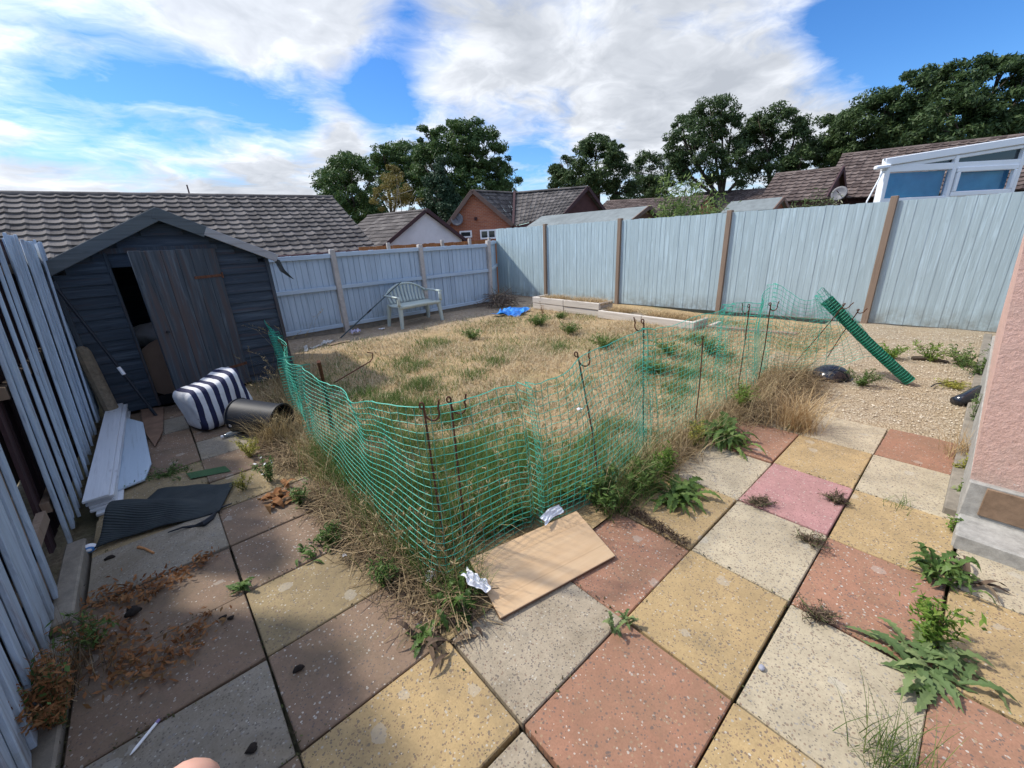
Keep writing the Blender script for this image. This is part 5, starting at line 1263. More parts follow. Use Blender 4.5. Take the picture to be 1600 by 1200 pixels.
tree('oak_tree', 'dark oak behind the brown ridge at the left of the right hand row', [(935, 262, 38, 42), (880, 262, 18, 20), (900, 290, 40, 25), (975, 292, 24, 28), (930, 230, 20, 16), (955, 242, 20, 20), (880, 285, 18, 14)], 44, 935, F_OAK, leaf=.29)
tree('oak_tree', 'small dark oak filling the dip between two taller oaks of the row', [(1018, 268, 24, 30), (1005, 298, 28, 20), (1030, 295, 22, 20)], 50, 1016, F_OAK, leaf=.3)
tree('oak_tree', 'tall oak with a visible forked trunk above the leafy shrub', [(1110, 190, 36, 30), (1075, 225, 34, 34), (1140, 215, 28, 32), (1092, 258, 38, 30), (1060, 204, 18, 18), (1128, 172, 20, 14), (1150, 255, 20, 26), (1060, 260, 18, 24)], 42, 1124, F_OAK, .34, .28, .85)
tree('oak_tree', 'fourth oak of the right hand row with a flat broken top', [(1208, 198, 34, 28), (1180, 230, 33, 33), (1240, 225, 28, 36), (1200, 268, 48, 28), (1190, 186, 18, 12), (1250, 262, 24, 24)], 45, 1205, F_OAK, .3, .29, .9)
tree('oak_tree', 'narrow oak wedged between the flat topped oak and the great domed oak', [(1295, 212, 28, 34), (1278, 250, 38, 28), (1310, 245, 26, 30)], 48, 1290, F_OAK, leaf=.3)
tree('oak_tree', 'sloping left shoulder oak of the great dark dome above the tiled roofs', [(1380, 188, 54, 40), (1345, 212, 40, 38), (1420, 146, 38, 30), (1440, 200, 55, 44), (1400, 235, 60, 22), (1350, 240, 40, 20), (1395, 165, 26, 18)], 44, 1390, F_OAK, leaf=.3)
tree('oak_tree', 'highest domed oak above the conservatory at the right edge', [(1530, 150, 56, 48), (1560, 200, 52, 44), (1490, 190, 48, 42), (1590, 150, 26, 42), (1500, 122, 32, 22), (1560, 112, 30, 16), (1610, 200, 36, 60), (1500, 225, 50, 20)], 40, 1530, F_OAK, leaf=.29)
def shrub(nm, lab, px, pxw, top, D, leafm, n, leaf, spikes=0, cat='shrub'):
    c = FAR(px, top, D); dep = abs((c-CAM) @ FW); w = pxw*dep/CP[0]; t = thing(nm, (c[0], c[1], -.6), lab, cat); zt = c[2]
    st = MB(); C = []
    for k in range(26):
        a = RNG.uniform(0, 6.28); r = w*RNG.uniform(.1, 1)**.6; e = Vector((c[0]+math.cos(a)*r*.6*abs(RT[0])+RT[0]*r*math.cos(a)*.5, c[1]+RT[1]*r*math.cos(a)*.9+math.sin(a)*r*.4, zt-RNG.uniform(.02, .35)-.25*(r/w)**2))
        if k < spikes: e.z = zt+RNG.uniform(.12, .34); 
        b = Vector((c[0]+random.gauss(0, .1), c[1]+random.gauss(0, .1), -.6)); st.tube([b, b+(e-b)*.5+Vector((random.gauss(0, .08), random.gauss(0, .08), .1)), e], [.02, .012, .004], 5)
        m = n//26; tt = RNG.uniform(.45, 1.02, m); p = np.array(b)+(np.array(e)-np.array(b))*tt[:, None]+RNG.normal(0, .05+.12*(1 if k >= spikes else .1), (m, 3)); C.append(p)
    st.build('stems', M_BARK, t); C = np.concatenate(C); V, F = leafcards(C, np.full(len(C), leaf), None, .34); mkobj('foliage', V, F, leafm, t)
shrub('buddleia_shrub', 'light green leafy shrub with upright shoots over the tall fence', 1066, 36, 304, 10.5, F_SHRUB, 4200, .07, 7)
shrub('buddleia_shrub', 'right hand lower part shrub beside the small felt shed', 1108, 28, 314, 11.0, F_SHRUB, 3000, .065, 2)
shrub('garden_shrub', 'low dark green bush with pale flowers before the satellite dish', 1278, 34, 303, 17, foliage('dull_shrub_leaves', [(.04, .07, .02), (.08, .12, .035), (.14, .18, .06), (.30, .30, .2)], .6, .2, .8), 2000, .07)

# ------------------------------------------------------------------ grass
def lawn_grass():
    n = 95000
    x = RNG.uniform(-.55, 6.5, n); y = .52+RNG.beta(1.0, 1.7, n)*6.6
    pat = np.sin(x*3.3+y*1.7)+np.sin(y*4.1-x*2.2)+.6*np.sin(x*9+y*7)
    ok = clear_board(x, y) & (RNG.uniform(0, 1, n) < np.clip(.62+.25*pat, .15, 1)) & (RNG.uniform(0, 1, n) < np.clip((6.7-y)/1.2, .04, 1))
    x, y = x[ok], y[ok]; m = len(x)
    V, F = blades(np.stack([x, y, h_lawn(x, y)-.004], 1), RNG.uniform(.035, .11, m), RNG.uniform(.0035, .0065, m)*(1+y*.10), RNG.uniform(.75, 1.25, m))
    stuff(mkobj('dry_grass', V, F, M_DRYL), 'parched straw coloured lawn grass lying flat inside the net', 'dry grass')
    n = 190000
    x = RNG.uniform(-.55, 6.3, n); y = .52+RNG.beta(1.0, 1.5, n)*6.0
    g = greenness(x, y); g = g*(.7+.4*np.sin(x*11+y*3)+.4*np.sin(y*13-x*5))
    pt = np.sin(x*2.3+1.1*np.sin(y*1.9))+np.sin(y*2.9+x*1.3)+.7*np.sin(x*6.1-y*5.3)
    ok = clear_board(x, y) & (RNG.uniform(0, 1, n) < np.clip(np.maximum(g*.80, .10+.11*pt), .02, .85)); x, y, g = x[ok], y[ok], g[ok]; m = len(x)
    h = RNG.uniform(.04, .11, m)*(.7+.5*np.clip(g, 0, 1.4))
    near = np.exp(-((x+.05)**2+(y-1.1)**2)/.7); h *= 1+1.4*near
    V, F = blades(np.stack([x, y, h_lawn(x, y)-.004], 1), h, RNG.uniform(.003, .006, m)*(1+y*.10), RNG.uniform(.25, .8, m))
    stuff(mkobj('green_grass', V, F, M_GRASSL), 'patches of green grass growing among the parched lawn', 'grass')
M_DRYL = foliage('parched_grass', [(.24, .17, .095), (.39, .29, .165), (.52, .42, .26), (.62, .53, .36)], .7, .12)
M_GRASSL = foliage('lawn_green_grass', [(.055, .105, .022), (.09, .165, .035), (.14, .22, .055), (.27, .28, .11)], .6, .3)
M_HAY = foliage('dead_brown_hay', [(.06, .042, .025), (.13, .09, .05), (.23, .165, .09), (.38, .29, .17)], .8, .1)
M_VERGE = foliage('verge_dry_grass', [(.14, .10, .045), (.27, .20, .095), (.42, .32, .17), (.52, .42, .24)], .7, .2)
def clear_board(x, y):
    q = np.array([[-.40, .30], [.36, .16], [.56, .60], [-.24, .80]]); ins = np.ones(len(x), bool)
    for i in range(4):
        a, b = q[i], q[(i+1) % 4]; ins &= ((b[0]-a[0])*(y-a[1])-(b[1]-a[1])*(x-a[0])) > 0
    return ~ins
def along(pts, n, spread):
    pts = np.array(pts, float); sg = np.linalg.norm(np.diff(pts[:, :2], axis=0), axis=1); s = np.concatenate([[0], np.cumsum(sg)])
    u = RNG.uniform(0, s[-1], n); p = np.stack([np.interp(u, s, pts[:, k]) for k in range(pts.shape[1])], 1)
    p[:, :2] += RNG.normal(0, 1, (n, 2))*(p[:, 2:3] if pts.shape[1] > 2 else spread); return p
def verges():
    # (x, y, spread): the dead grass standing along the net
    left = [(.0, 5.3, .16), (-.20, 4.3, .14), (-.42, 3.4, .09), (-.56, 2.6, .06), (-.60, 1.9, .05), (-.58, 1.3, .05), (-.52, .85, .05)]
    front = [(.55, .60, .05), (1.0, .55, .06), (1.6, .58, .09), (2.3, .52, .11), (3.0, .46, .13), (3.7, .42, .15), (4.1, .45, .12)]
    P1 = along(left, 2300, 0); P2 = along(front, 3000, 0)
    P = np.concatenate([P1, P2, along([(-.45, .74, .05), (.0, .80, .06), (.5, .72, .05)], 500, 0)]); P = P[:, :3].copy(); P[:, 2] = .0; P = P[clear_board(P[:, 0], P[:, 1]-.03)]; m = len(P)
    h = RNG.gamma(3.0, .062, m)+.05; h = np.minimum(h, .48)
    h = np.where((P[:, 0] < -.3) & (P[:, 1] < 3.2), h*.80, h); h = np.where(P[:, 0] > .8, h*.78, h)
    V1, F1 = blades(P, h, RNG.uniform(.0025, .005, m), RNG.uniform(.3, 1.15, m), segs=3)
    stuff(mkobj('verge_grass', V1, F1, M_VERGE), 'tall dead straw grass standing along the foot of the net', 'dry grass')
    # matted hay lying over the slabs at the corner: long loose strands, each a bent ribbon
    P = np.concatenate([along([(-.66, 2.0, .04), (-.62, 1.35, .06), (-.58, .95, .07), (-.52, .66, .08), (-.46, .52, .05)], 1500, 0)[:, :3], along([(2.4, .42, .12), (3.2, .36, .14), (3.9, .40, .12)], 2600, 0)[:, :3],
                        along([(-.50, 4.2, .12), (-.66, 3.2, .07), (-.70, 2.4, .06)], 1100, 0)[:, :3], along([(-.1, .58, .05), (.5, .53, .04), (1.6, .5, .06)], 500, 0)[:, :3]])
    P = P[clear_board(P[:, 0], P[:, 1]) & clear_board(P[:, 0]+.08, P[:, 1])]; m = len(P); thick = RNG.uniform(0, 1, m)**1.5*.075; P[:, 2] = .006+thick
    az = RNG.uniform(0, 2*PI, m); L = RNG.uniform(.05, .17, m); d = np.stack([np.cos(az), np.sin(az), RNG.normal(0, .16, m)], 1); sd = np.stack([-np.sin(az), np.cos(az), RNG.normal(0, .3, m)], 1)*(RNG.uniform(.0012, .0024, m))[:, None]
    cur = sd/np.linalg.norm(sd, axis=1)[:, None]*(RNG.normal(0, .25, m)*L)[:, None]
    c0, c1, c2 = P-d*L[:, None], P+cur*.5+np.array([0, 0, .008]), P+d*L[:, None]
    V2 = np.stack([c0-sd, c0+sd, c1-sd, c1+sd, c2-sd*.6, c2+sd*.6], 1).reshape(-1, 3); V2[:, 2] = np.maximum(V2[:, 2], .004)
    F2 = ((np.arange(m)*6)[:, None, None]+np.array([[0, 1, 3, 2], [2, 3, 5, 4]])[None]).reshape(-1, 4).tolist()
    stuff(mkobj('dead_hay', V2, F2, M_HAY), 'matted brown hay lying over the slab edges round the net corner', 'hay')
    # green undergrowth through the net foot
    P = np.concatenate([along([(-.42, 2.6, .10), (-.45, 1.6, .10), (-.42, .95, .10), (-.1, .78, .10), (.5, .72, .08), (1.2, .66, .06)], 5200, 0)[:, :3], along([(-.5, .58, .06), (-.1, .60, .05), (.5, .48, .04), (1.0, .46, .05)], 1400, 0)[:, :3]]); P[:, 2] = 0; P = P[clear_board(P[:, 0], P[:, 1]-.04)]; m = len(P)
    V3, F3 = blades(P, np.minimum(RNG.gamma(3, .045, m)+.04, .26), RNG.uniform(.003, .006, m), RNG.uniform(.25, .9, m), segs=3)
    stuff(mkobj('green_undergrowth', V3, F3, M_GRASSL), 'longer green grass crowding the foot of the net', 'grass')
    # flowering grass stems
    q = MB(); 
    for (x0, y0, cnt, hh, sp) in ((-.05, 5.0, 12, .75, .14), (-.30, 4.5, 10, .65, .12), (-.55, 2.4, 10, .55, .1), (-.58, .95, 18, .42, .09), (-.48, .66, 12, .40, .05), (-.2, .92, 14, .36, .05), (.15, .88, 14, .34, .05), (.62, .70, 10, .32, .05), (-.35, 3.7, 9, .55, .1), (1.2, .6, 8, .35, .1), (2.9, .45, 10, .4, .2)):
        for k in range(cnt):
            b = Vector((x0+random.gauss(0, sp), y0+random.gauss(0, sp), 0)); h = hh*random.uniform(.7, 1.1); a = random.uniform(0, 6.28); l = random.uniform(.15, .55)*h
            dr = Vector((math.cos(a), math.sin(a), 0)); p1 = b+Vector((0, 0, h*.5))+dr*l*.25; p2 = b+Vector((0, 0, h*.86))+dr*l*.7; p3 = b+Vector((0, 0, h*.97))+dr*l*1.1
            q.tube([b, p1, p2, p3], [.0016, .0013, .001, .0006], 4, cap=False)
            for j in range(16):
                t = j/15; c = p2+(p3-p2)*t; e = c+Vector((random.gauss(0, .012), random.gauss(0, .012), random.uniform(.004, .022))); s_ = (e-c).cross(Vector((random.gauss(0, 1), random.gauss(0, 1), random.gauss(0, 1)))).normalized()*.0026
                q.add([c, (c+e)/2+s_, e, (c+e)/2-s_], [(0, 1, 2, 3)])
    stuff(q.build('grass_stems', M_VERGE), 'thin dry flowering grass stems rising above the net and verge', 'grass stems')
lawn_grass(); verges()

def joints():
    L = []
    for j in range(-2, 11):
        x0, x1 = (-1.8, -.6) if j > 1 else (-1.8, 3.0)
        L.append(np.stack([RNG.uniform(x0, x1, 420 if j <= 1 else 160), np.full(420 if j <= 1 else 160, j*.4535), np.zeros(420 if j <= 1 else 160)], 1))
    for k in range(-3, 6):
        y0, y1 = (-1.3, 4.9) if k <= -1 else (-1.3, .46); n = 700 if k <= -1 else 260
        L.append(np.stack([np.full(n, k*.6), RNG.uniform(y0, y1, n), np.zeros(n)], 1))
    P = np.concatenate(L); pat = np.sin(P[:, 0]*5+P[:, 1]*3)+np.sin(P[:, 1]*7-P[:, 0]*4)+np.sin(P[:, 0]*13+P[:, 1]*11); P = P[RNG.uniform(0, 1, len(P)) < np.clip(.35+.35*pat, .08, 1)]
    P[:, :2] += RNG.normal(0, .007, (len(P), 2))*(1+RNG.exponential(.8, len(P)))[:, None]; P[:, 2] = RNG.uniform(.001, .008, len(P))
    V, F = leafcards(P, RNG.uniform(.003, .008, len(P)), np.tile(np.array([[0, 0, .8]]), (len(P), 1)), .8)
    stuff(mkobj('joint_dirt', V, F, foliage('moss_and_dirt', [(.02, .016, .012), (.06, .045, .03), (.07, .085, .025), (.12, .085, .05), (.10, .13, .04)], .9, .05)), 'crumbs of dirt and moss in the joints between the paving slabs', 'dirt')
joints()

# ------------------------------------------------------------------ single plants
def leafblade(mb, base, az, L, W, rise, droop, lobes=0, segs=7, mi=0, twist=0.0):
    base = Vector(base); d = Vector((math.cos(az), math.sin(az), 0)); s = Vector((-d.y, d.x, 0)); vs = []; fs = []
    for i in range(segs+1):
        t = i/segs; w = W*(math.sin(PI*min(1, t*.92+.06))**.8)*.5
        if lobes and 0 < i < segs: w *= (1.12 if i % 2 else .55)
        z = rise*L*math.sin(t*PI*.62) - droop*L*t*t
        c = base+d*(L*t*(1-.15*rise))+Vector((0, 0, z)); sw = s*math.cos(twist*t)+Vector((0, 0, 1))*math.sin(twist*t)
        fold = Vector((0, 0, .22*w))
        back = d*(.35*w if lobes and i % 2 else 0)
        vs += [c-sw*w+fold-back, c, c+sw*w+fold-back]
    for v in vs: v.z = max(v.z, .004)
    for i in range(segs):
        a = i*3; fs += [(a, a+1, a+4, a+3), (a+1, a+2, a+5, a+4)]
    mb.add(vs, fs, mi)
M_LEAF = foliage('weed_leaf', [(.040, .080, .020), (.07, .13, .03), (.11, .185, .045), (.17, .24, .07)], .5, .3)
M_LEAFM = foliage('mid_weed_leaf', [(.05, .095, .02), (.085, .15, .03), (.13, .205, .045), (.20, .27, .08)], .5, .3)
M_LEAFB = foliage('bright_weed_leaf', [(.07, .14, .02), (.12, .22, .03), (.19, .30, .05), (.28, .36, .08)], .5, .4)
M_LEAFG = foliage('grey_green_leaf', [(.07, .115, .04), (.11, .17, .06), (.16, .22, .085), (.22, .27, .11)], .6, .25)
M_YEL = foliage('yellow_green_leaf', [(.20, .20, .03), (.33, .31, .05), (.42, .38, .10), (.28, .32, .07)], .6, .35)
M_DEAD = foliage('dead_weed_leaf', [(.035, .024, .018), (.075, .05, .035), (.13, .09, .06), (.17, .13, .08)], .8, .05)
M_REDD = foliage('reddish_dead_leaf', [(.12, .045, .02), (.22, .095, .035), (.32, .15, .06), (.16, .10, .04)], .8, .15)
M_STEM = plain('weed_stem', (.10, .12, .045), .7, .2, 10)
def rosette(nm, px, py, n, L, lab, m=M_LEAF, lobes=1, rise=.55, droop=.45, W=.24, spread=.02, cat='weed', grp=None, zc=0.0, xy=None):
    c = Vector((*xy, zc)) if xy else Vector(G(px, py, zc)); mb = MB()
    for k in range(n):
        l = L*random.uniform(.55, 1.1)
        leafblade(mb, c+Vector((random.gauss(0, spread), random.gauss(0, spread), 0)), random.uniform(0, 6.28), l, l*W*random.uniform(.8, 1.3), rise*random.uniform(.4, 1.5), droop*random.uniform(.5, 1.4), lobes, 13 if lobes else 6, twist=random.gauss(0, .4))
    return tag(mb.build(nm, m), lab, cat, grp)
def leafy(nm, px, py, nst, H, Rr, lab, m=M_LEAFB, leaf=.018, per=26, cat='weed', grp=None, asp=.55, flowers=None, xy=None, lean=(0, 0)):
    c = Vector((*xy, 0)) if xy else Vector(G(px, py)); st = MB(); C = []; S = []
    for k in range(nst):
        a = random.uniform(0, 6.28); r = Rr*random.uniform(.2, 1.1); h = H*random.uniform(.55, 1.1)
        e = c+Vector((math.cos(a)*r+lean[0]*h, math.sin(a)*r+lean[1]*h, h)); mid = c+(e-c)*.5+Vector((random.gauss(0, .01), random.gauss(0, .01), h*.12)); st.tube([c+Vector((random.gauss(0, .01), random.gauss(0, .01), 0)), mid, e], [.003, .0022, .001], 4)
        t = RNG.uniform(.15, 1.03, per); P = np.where(t[:, None] < .5, np.array(c)+(np.array(mid)-np.array(c))*(t*2)[:, None], np.array(mid)+(np.array(e)-np.array(mid))*((t-.5)*2)[:, None])
        C.append(P+RNG.normal(0, leaf*.8, (per, 3))); S.append(np.full(per, leaf))
    C = np.concatenate(C); C[:, 2] = np.maximum(C[:, 2], .006); S = np.concatenate(S); V, F = leafcards(C, S, np.tile(np.array([[0, 0, .9]]), (len(C), 1)), asp)
    sv, sf = st.v, st.f; o = len(V)
    mats = [m, M_STEM]; VV = np.concatenate([V, np.array(sv)]); FF = F+[tuple(i+o for i in f) for f in sf]; MI = [0]*len(F)+[1]*len(sf)
    if flowers:
        fm, fn, fs_ = flowers; o2 = len(VV); idx = RNG.choice(len(C), fn); fv, ff = leafcards(C[idx]+np.array([0, 0, .012]), np.full(fn, fs_), np.tile(np.array([[0, 0, 2.]]), (fn, 1)), .9)
        VV = np.concatenate([VV, fv]); FF += [tuple(i+o2 for i in f) for f in ff]; MI += [2]*len(ff); mats.append(fm)
    return tag(mkobj(nm, VV, FF, mats, None, False, MI), lab, cat, grp)
def tuft(nm, px, py, n, H, sp, lab, m=M_GRASS, lean=(.3, .9), w=.004, cat='grass tuft', grp=None):
    c = G(px, py); P = np.tile(c, (n, 1)); P[:, :2] += RNG.normal(0, sp, (n, 2)); P[:, 2] = 0
    V, F = blades(P, RNG.uniform(.4, 1.1, n)*H, np.full(n, w), RNG.uniform(*lean, n), segs=3); return tag(mkobj(nm, V, F, m), lab, cat, grp)
M_YFL = plain('yellow_petal', (.75, .58, .03), .6, .1); M_WFL = plain('white_petal', (.8, .8, .8), .6, .05)
def plants():
    # on the lawn
    for px, py, n, L, lab in ((738, 531, 60, .17, 'flat bright green weed patch on the lawn in front of the bench'), (842, 510, 90, .22, 'big bushy green weed on the lawn left of the timber beds'), (876, 499, 40, .14, 'small green weed on the lawn just before the two timber stack'),
                              (890, 522, 60, .18, 'green weed on the lawn right of the big bushy one'), (945, 545, 60, .19, 'green weed among the dry grass before the long timber bed'), (1018, 586, 50, .17, 'dark green weed seen through the net behind the dandelion pin'), (1045, 556, 50, .2, 'green weed behind the net near the long timber bed'), (1110, 555, 60, .24, 'wide green weed behind the net beside the open bed end')):
        leafy('weed', px, py, int(n*.55), L*.95, L*1.15, lab, M_LEAFM, .024, 22, grp='green weeds on the lawn', asp=.4)
    for px, py, n, H, sp, lab in ((672, 545, 260, .16, .14, 'light green grass tuft on the lawn below the bench'), (638, 578, 240, .12, .14, 'green grass tuft behind the sagging net, nearer the pole'), (860, 752, 420, .22, .10, 'dense green grass tuft behind the net above the wooden board'), (655, 612, 260, .13, .12, 'green grass tuft just behind the twin hooked pins'), (615, 655, 300, .16, .12, 'green grass tuft left of the twin hooked pins'), (705, 655, 220, .12, .10, 'green grass tuft right of the twin hooked pins')):
        tuft('grass_tuft', px, py, n, H, sp, lab, M_GRASS, (.3, .8), .0045, grp='green grass tufts in the lawn')
    leafy('dandelion', 986, 540, 5, .10, .06, 'yellow flowered dandelion group behind the net in the lawn', M_LEAF, .016, 14, flowers=(M_YFL, 6, .018), cat='weed')
    leafy('dock_stalk', 848, 500, 7, .36, .10, 'reddish brown dead dock stalk beside the timber bed and tarpaulin', M_REDD, .014, 24)
    q = MB()
    for k in range(170):
        c = Vector(G(784, 479))+Vector((random.gauss(0, .2), random.gauss(0, .15), random.uniform(.02, .30)**1.0)); d = Vector((random.gauss(0, 1), random.gauss(0, 1), random.gauss(0, .35))).normalized()*random.uniform(.12, .35); q.tube([c-d, c+Vector((0, 0, .03)), c+d], [.004, .006, .002], 4)
    tag(q.build('twig_pile', plain('grey_twigs', (.17, .13, .10), .9, .3)), 'heap of dead grey twigs in the far corner behind the tarpaulin', 'twigs')
    # along the front verge
    leafy('spurge_plant', 1036, 748, 12, .25, .10, 'bright green bushy spurge beside the dark clump at the slab edge', M_LEAFB, .016, 46)
    leafy('spurge_plant', 1088, 698, 10, .21, .09, 'yellowish green spurge at the slab edge behind the bright one', M_YEL, .013, 40)
    rosette('sow_thistle', 1130, 688, 60, .26, 'spreading dark green sow thistle on the red slab at the verge', M_LEAFM, 1, .55, .5, .22, .06)
    rosette('sow_thistle', 1060, 778, 60, .17, 'low green weed sprawling over the cream slab at the verge', M_LEAFM, 1, .5, .4, .24, .05)
    leafy('weed_clump', 940, 795, 24, .24, .15, 'dark green leafy clump behind the right corner of the wooden board', M_LEAF, .020, 40)
    leafy('weed_clump', 800, 822, 16, .17, .12, 'dark leafy weeds behind the upper edge of the wooden board', M_LEAF, .018, 40)
    leafy('weed_clump', 1160, 640, 20, .26, .16, 'mid green clump in the dry grass near the shorter hooked pin', M_LEAFB, .016, 36)
    rosette('dock_plant', 720, 955, 34, .12, 'dark green dock leaves beside the tissue and wooden board', M_LEAF, 1, .9, .5, .3, .04)
    rosette('dock_plant', 690, 985, 20, .12, 'brown wilted dock leaves at the net corner on the slabs', M_DEAD, 0, .5, .4, .16, .06)
    rosette('weed', 664, 1003, 14, .09, 'small green weed at the joint below the wilted dock leaves', M_LEAF, 1, .6, .4, .3, .02)
    leafy('weed_clump', 1000, 770, 22, .22, .13, 'leafy green weeds between the wooden board corner clump and the bright spurge', M_LEAFM, .020, 40)
    leafy('weed_clump', 880, 790, 16, .18, .10, 'green weeds at the net foot just above the right end of the wooden board', M_LEAFM, .018, 36)
    tuft('grass_tuft', 1243, 668, 420, .40, .07, 'pale straw tuft fanning over the slabs at the end of the verge', M_DRY, (.35, 1.05), .004)
    leafy('weed_clump', 1345, 603, 16, .16, .16, 'dark green feathery weed on the gravel beside the black domed lid', M_LEAF, .014, 44)
    rosette('weed', 1240, 668, 10, .10, 'small green weed at the foot of the straw tuft', M_LEAF, 1, .5, .4, .3, .03)
    # left side
    tuft('grass_tuft', 432, 690, 420, .34, .07, 'dry brown grass tuft hiding the mouth of the black bucket', M_VERGE, (.3, 1.1), .004)
    leafy('stonecrop_plant', 392, 715, 16, .17, .15, 'yellow green feathery plant on the slabs below the black bucket', M_YEL, .010, 60)
    leafy('stonecrop_plant', 382, 765, 8, .12, .07, 'smaller yellow green plant beside the corner of the rubber mat', M_YEL, .010, 40)
    for px, py, n_, h_, r_, lab in ((470, 790, 12, .13, .07, 'dark green weed in the hay nearest the white flowered plant'), (520, 850, 12, .12, .07, 'dark green weed in the hay halfway along to the net corner'), (600, 915, 14, .13, .08, 'dark green weed in the hay just left of the net corner')):
        leafy('weed_clump', px, py, n_, h_, r_, lab, M_LEAF, .014, 30)
    leafy('flowering_plant', 424, 752, 12, .20, .10, 'green plant with small white flowers at the edge of the hay', M_LEAF, .012, 40, flowers=(M_WFL, 9, .014))
    rosette('dock_plant', 432, 780, 22, .13, 'dark red dead dock leaves below the white flowered plant', M_REDD, 0, .6, .5, .3, .05)
    rosette('weed', 378, 920, 16, .085, 'small green weed in the joint between the dark red slabs', M_LEAF, 1, .6, .4, .3, .01)
    leafy('moss_strip', 262, 742, 24, .03, .22, 'strip of green moss along a slab joint beside the pale blue board', M_LEAF, .012, 20, cat='moss')
    rosette('weed', 497, 860, 30, .07, 'dark green weed at the hay edge on the yellow slab', M_LEAF, 1, .8, .4, .3, .05)
    leafy('dead_weed', 95, 1130, 26, .26, .15, 'reddish brown dead weed bush at the foot of the near blue boards', M_REDD, .013, 60, flowers=(M_LEAF, 120, .014))
    leafy('weed_clump', 150, 1010, 12, .16, .12, 'green and brown weed against the kerb by the near blue boards', M_LEAF, .014, 30, flowers=(M_REDD, 60, .016))
    tuft('grass_tuft', 95, 1080, 160, .30, .06, 'dry grass tuft in the reddish dead weed by the blue boards', M_HAY, (.2, .8), .003)
    C = np.concatenate([along([(-1.75, 1.85, .06), (-1.60, 1.70, .05), (-1.45, 1.72, .05), (-1.32, 1.76, .03)], 420, 0), along([(-1.70, 1.55, .06), (-1.68, 1.35, .07), (-1.55, 1.15, .05), (-1.45, 1.20, .05), (-1.36, 1.30, .05)], 520, 0)])[:, :3]; C[:, 2] = RNG.uniform(.006, .035, len(C))
    V, F = leafcards(C, np.full(len(C), .016), np.tile(np.array([[0, 0, 1.2]]), (len(C), 1)), .7); stuff(mkobj('dead_leaves', V, F, M_REDD), 'reddish brown dead leaf litter drifted over the dark slabs on the left', 'leaf litter')
    # right foreground
    rosette('dandelion', 1452, 1046, 46, .165, 'large dandelion with long jagged leaves sprawling over the cream slab', M_LEAFG, 1, .40, .40, .20, .05)
    leafy('weed_clump', 1452, 1010, 14, .20, .10, 'bright green rounded leaf weed above the large dandelion', M_LEAFB, .017, 36)
    rosette('dandelion', 1470, 902, 40, .135, 'smaller dandelion clump by the corner of the concrete footing', M_LEAF, 1, .85, .45, .25, .045)
    rosette('dead_weed', 1515, 910, 14, .17, 'withered dandelion leaves trailing right of the smaller dandelion clump', M_DEAD, 0, .4, .35, .12, .03)
    tuft('grass_tuft', 1392, 1195, 170, .20, .045, 'wispy green grass tuft in the joint at the bottom edge', M_GRASS, (.2, .9), .003)
    rosette('weed', 1437, 1085, 8, .06, 'tiny dark weed in the black joint below the large dandelion', M_LEAF, 1, .5, .3, .4, .01)
    leafy('weed', 1490, 830, 6, .09, .03, 'green shoots in the joint beside the concrete footing', M_LEAFB, .014, 18)
    leafy('weed', 1497, 775, 6, .09, .03, 'upper green shoots in the joint nearer the yellow plant', M_LEAFB, .013, 18)
    leafy('wall_plant', 1503, 742, 8, .12, .06, 'yellow plant at the foot of the pink wall', M_YEL, .011, 34)
    tuft('grass_tuft', 1500, 715, 170, .26, .04, 'orange straw grass tuft at the foot of the pink wall', M_DRY, (.4, 1.15), .003)
    leafy('wall_plant', 1520, 665, 6, .26, .04, 'grey green upright plant leaning on the pink wall', M_LEAFG, .014, 34, lean=(.1, .05))
    leafy('moss_patch', 1490, 606, 26, .05, .16, 'yellow green moss patch beside the black pipe bend', M_YEL, .013, 26, cat='moss')
    for px, py, lab in ((1305, 785, 'dried up brown weed on the pink and yellow slab joint'), (1268, 850, 'dried up brown weed at the corner of the cream and pink slabs'), (1275, 965, 'dead brown stalks lying between the red and cream slabs'), (1185, 790, 'small withered weed at the pink slab edge')):
        leafy('dead_weed', px, py, 22 if py > 840 else 26, .045, .085, lab, M_DEAD, .013, 22, asp=.3, grp='dried weeds in the paving joints')
    a, b = G(985, 800), G(1075, 855); C = a+(b-a)*RNG.uniform(0, 1, 600)[:, None]+RNG.normal(0, .022, (600, 3)); C[:, 2] = RNG.uniform(.004, .03, 600)
    V, F = leafcards(C, np.full(600, .018), None, .25); tag(mkobj('dead_weed', V, F, M_DEAD), 'line of dead brown weeds along the red and yellow slab joint', 'weed')
    for px, py, lab in ((975, 975, 'small green weed at the crossing of grey, red and yellow slabs'), (960, 985, 'tiny green weed left of the crossing joint')): rosette('weed', px, py, 9, .07, lab, M_LEAFG, 1, .9, .3, .3, .008)
    tuft('grass_tuft', 1400, 790, 40, .09, .035, 'thin grass in the joint between grey and yellow slabs', M_GRASS, (.3, 1), .003)
    # under the tall fence on the right
    for px, py, H, lab in ((1390, 560, .16, 'pale green weeds at the fence foot beside the rightmost brown post'), (1450, 565, .22, 'tall green weeds in the middle of the right fence foot'), (1500, 575, .22, 'thick green weeds at the fence foot nearer the pink wall'), (1530, 590, .20, 'green weeds where the fence foot meets the pink wall')):
        leafy('weed_clump', px, py, 18, H, .22, lab, M_LEAF if px > 1480 else M_LEAFB, .018, 34, grp='weeds along the right fence foot')
    q = MB(); c = Vector(G(1425, 560, .02)); q.tube([c, c+Vector((.05, -.12, .01)), c+Vector((.02, -.3, .0))], [.03, .035, .02], 6); tag(q.build('dead_branch', M_BARK), 'short brown rotten branch among the weeds at the right fence foot', 'branch')
plants()

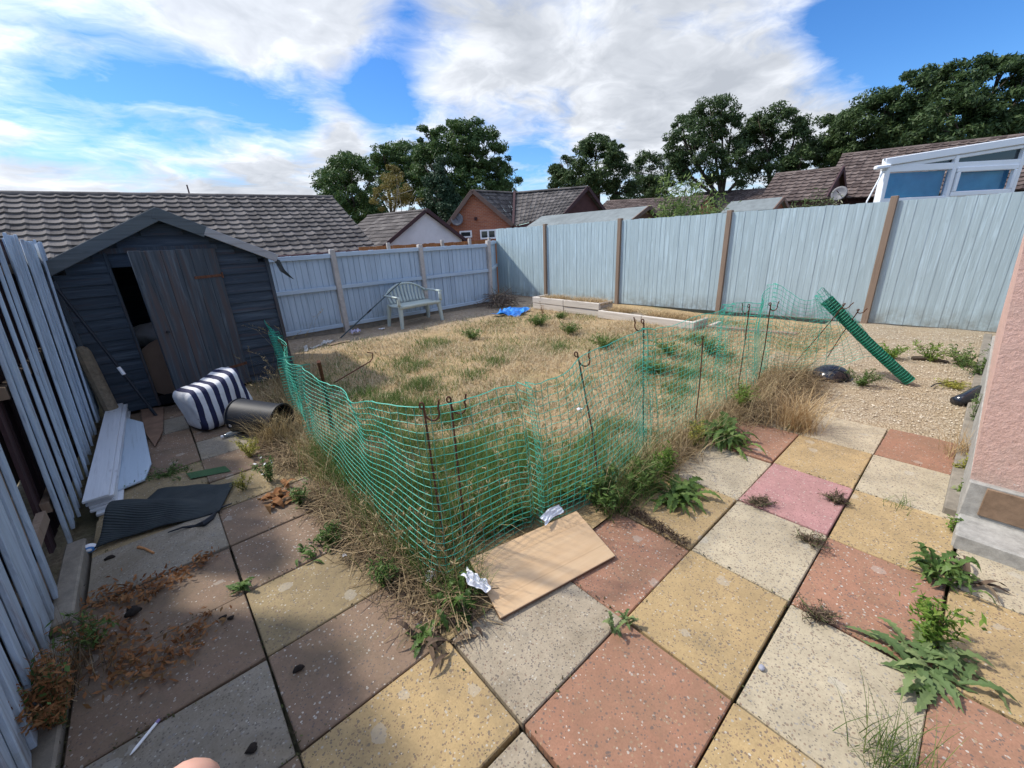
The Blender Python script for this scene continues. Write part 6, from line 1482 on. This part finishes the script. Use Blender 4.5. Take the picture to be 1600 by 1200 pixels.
# ------------------------------------------------------------------ the photographer's fingertip at the lower edge
def hand():
    def skin(g, b):
        n = g.noise(g.coord(), 60, 5, .6); setc(g, b, g.ramp(n, [(.3, (.52, .27, .19)), (.7, (.64, .37, .28))]), .5, g.bump(n, .1, .001))
        b.inputs['Subsurface Weight'].default_value = .15; b.inputs['Subsurface Radius'].default_value = (.01, .004, .002)
    m = mat('skin', skin)
    D = .10
    def at(x, y, k=1.0): return Vector(CAM)+Vector(ray(x, y))*(D*k/CP[0])
    u = Vector(RT); dn = -Vector(UP); f = Vector(FW)
    tip = at(355, 1176)
    me = bpy.data.meshes.new('hand'); P = []; E = []; Rr = []
    def chain(pts, rad, root=None):
        o = len(P); 
        for p, r in zip(pts, rad): P.append(p); Rr.append(r)
        for i in range(len(pts)-1): E.append((o+i, o+i+1))
        if root is not None: E.append((root, o))
        return o
    palm = tip+dn*.085-f*.03+u*(-.01)
    chain([palm, palm+dn*.045-f*.01, palm+dn*.10-f*.03, palm+dn*.20-f*.08], [.030, .030, .024, .027])
    for k, (dx, L, r) in enumerate(((-.006, 1.0, .0088), (-.027, .93, .0085), (-.046, .80, .0078), (.016, .90, .0085))):
        root = palm+u*dx*.9+dn*.004
        end = tip+u*dx*1.05+dn*(.0 if k == 0 else .010+.01*k) 
        if k: end = end + f*.004
        mid1 = root+(end-root)*.40-f*.008; mid2 = root+(end-root)*.72-f*.005
        chain([root, mid1, mid2, end], [r*1.15, r*1.08, r, r*.86], 0)
    th = palm+u*.032+dn*.03
    chain([th, th+u*.022-dn*.022+f*.008, th+u*.030-dn*.048+f*.014], [.013, .0105, .009], 1)
    me.from_pydata([tuple(p) for p in P], E, []); o = bpy.data.objects.new('hand', me); COL.objects.link(o)
    sk = o.modifiers.new('skin', 'SKIN'); sk.use_smooth_shade = True
    for v, r in zip(me.skin_vertices[0].data, Rr): v.radius = (r, r)
    me.skin_vertices[0].data[0].use_root = True
    s = o.modifiers.new('subdivision', 'SUBSURF'); s.levels = 2; s.render_levels = 2
    me.materials.append(m)
    tag(o, "pink fingertip of the photographer's hand at the bottom edge", 'hand')
hand()
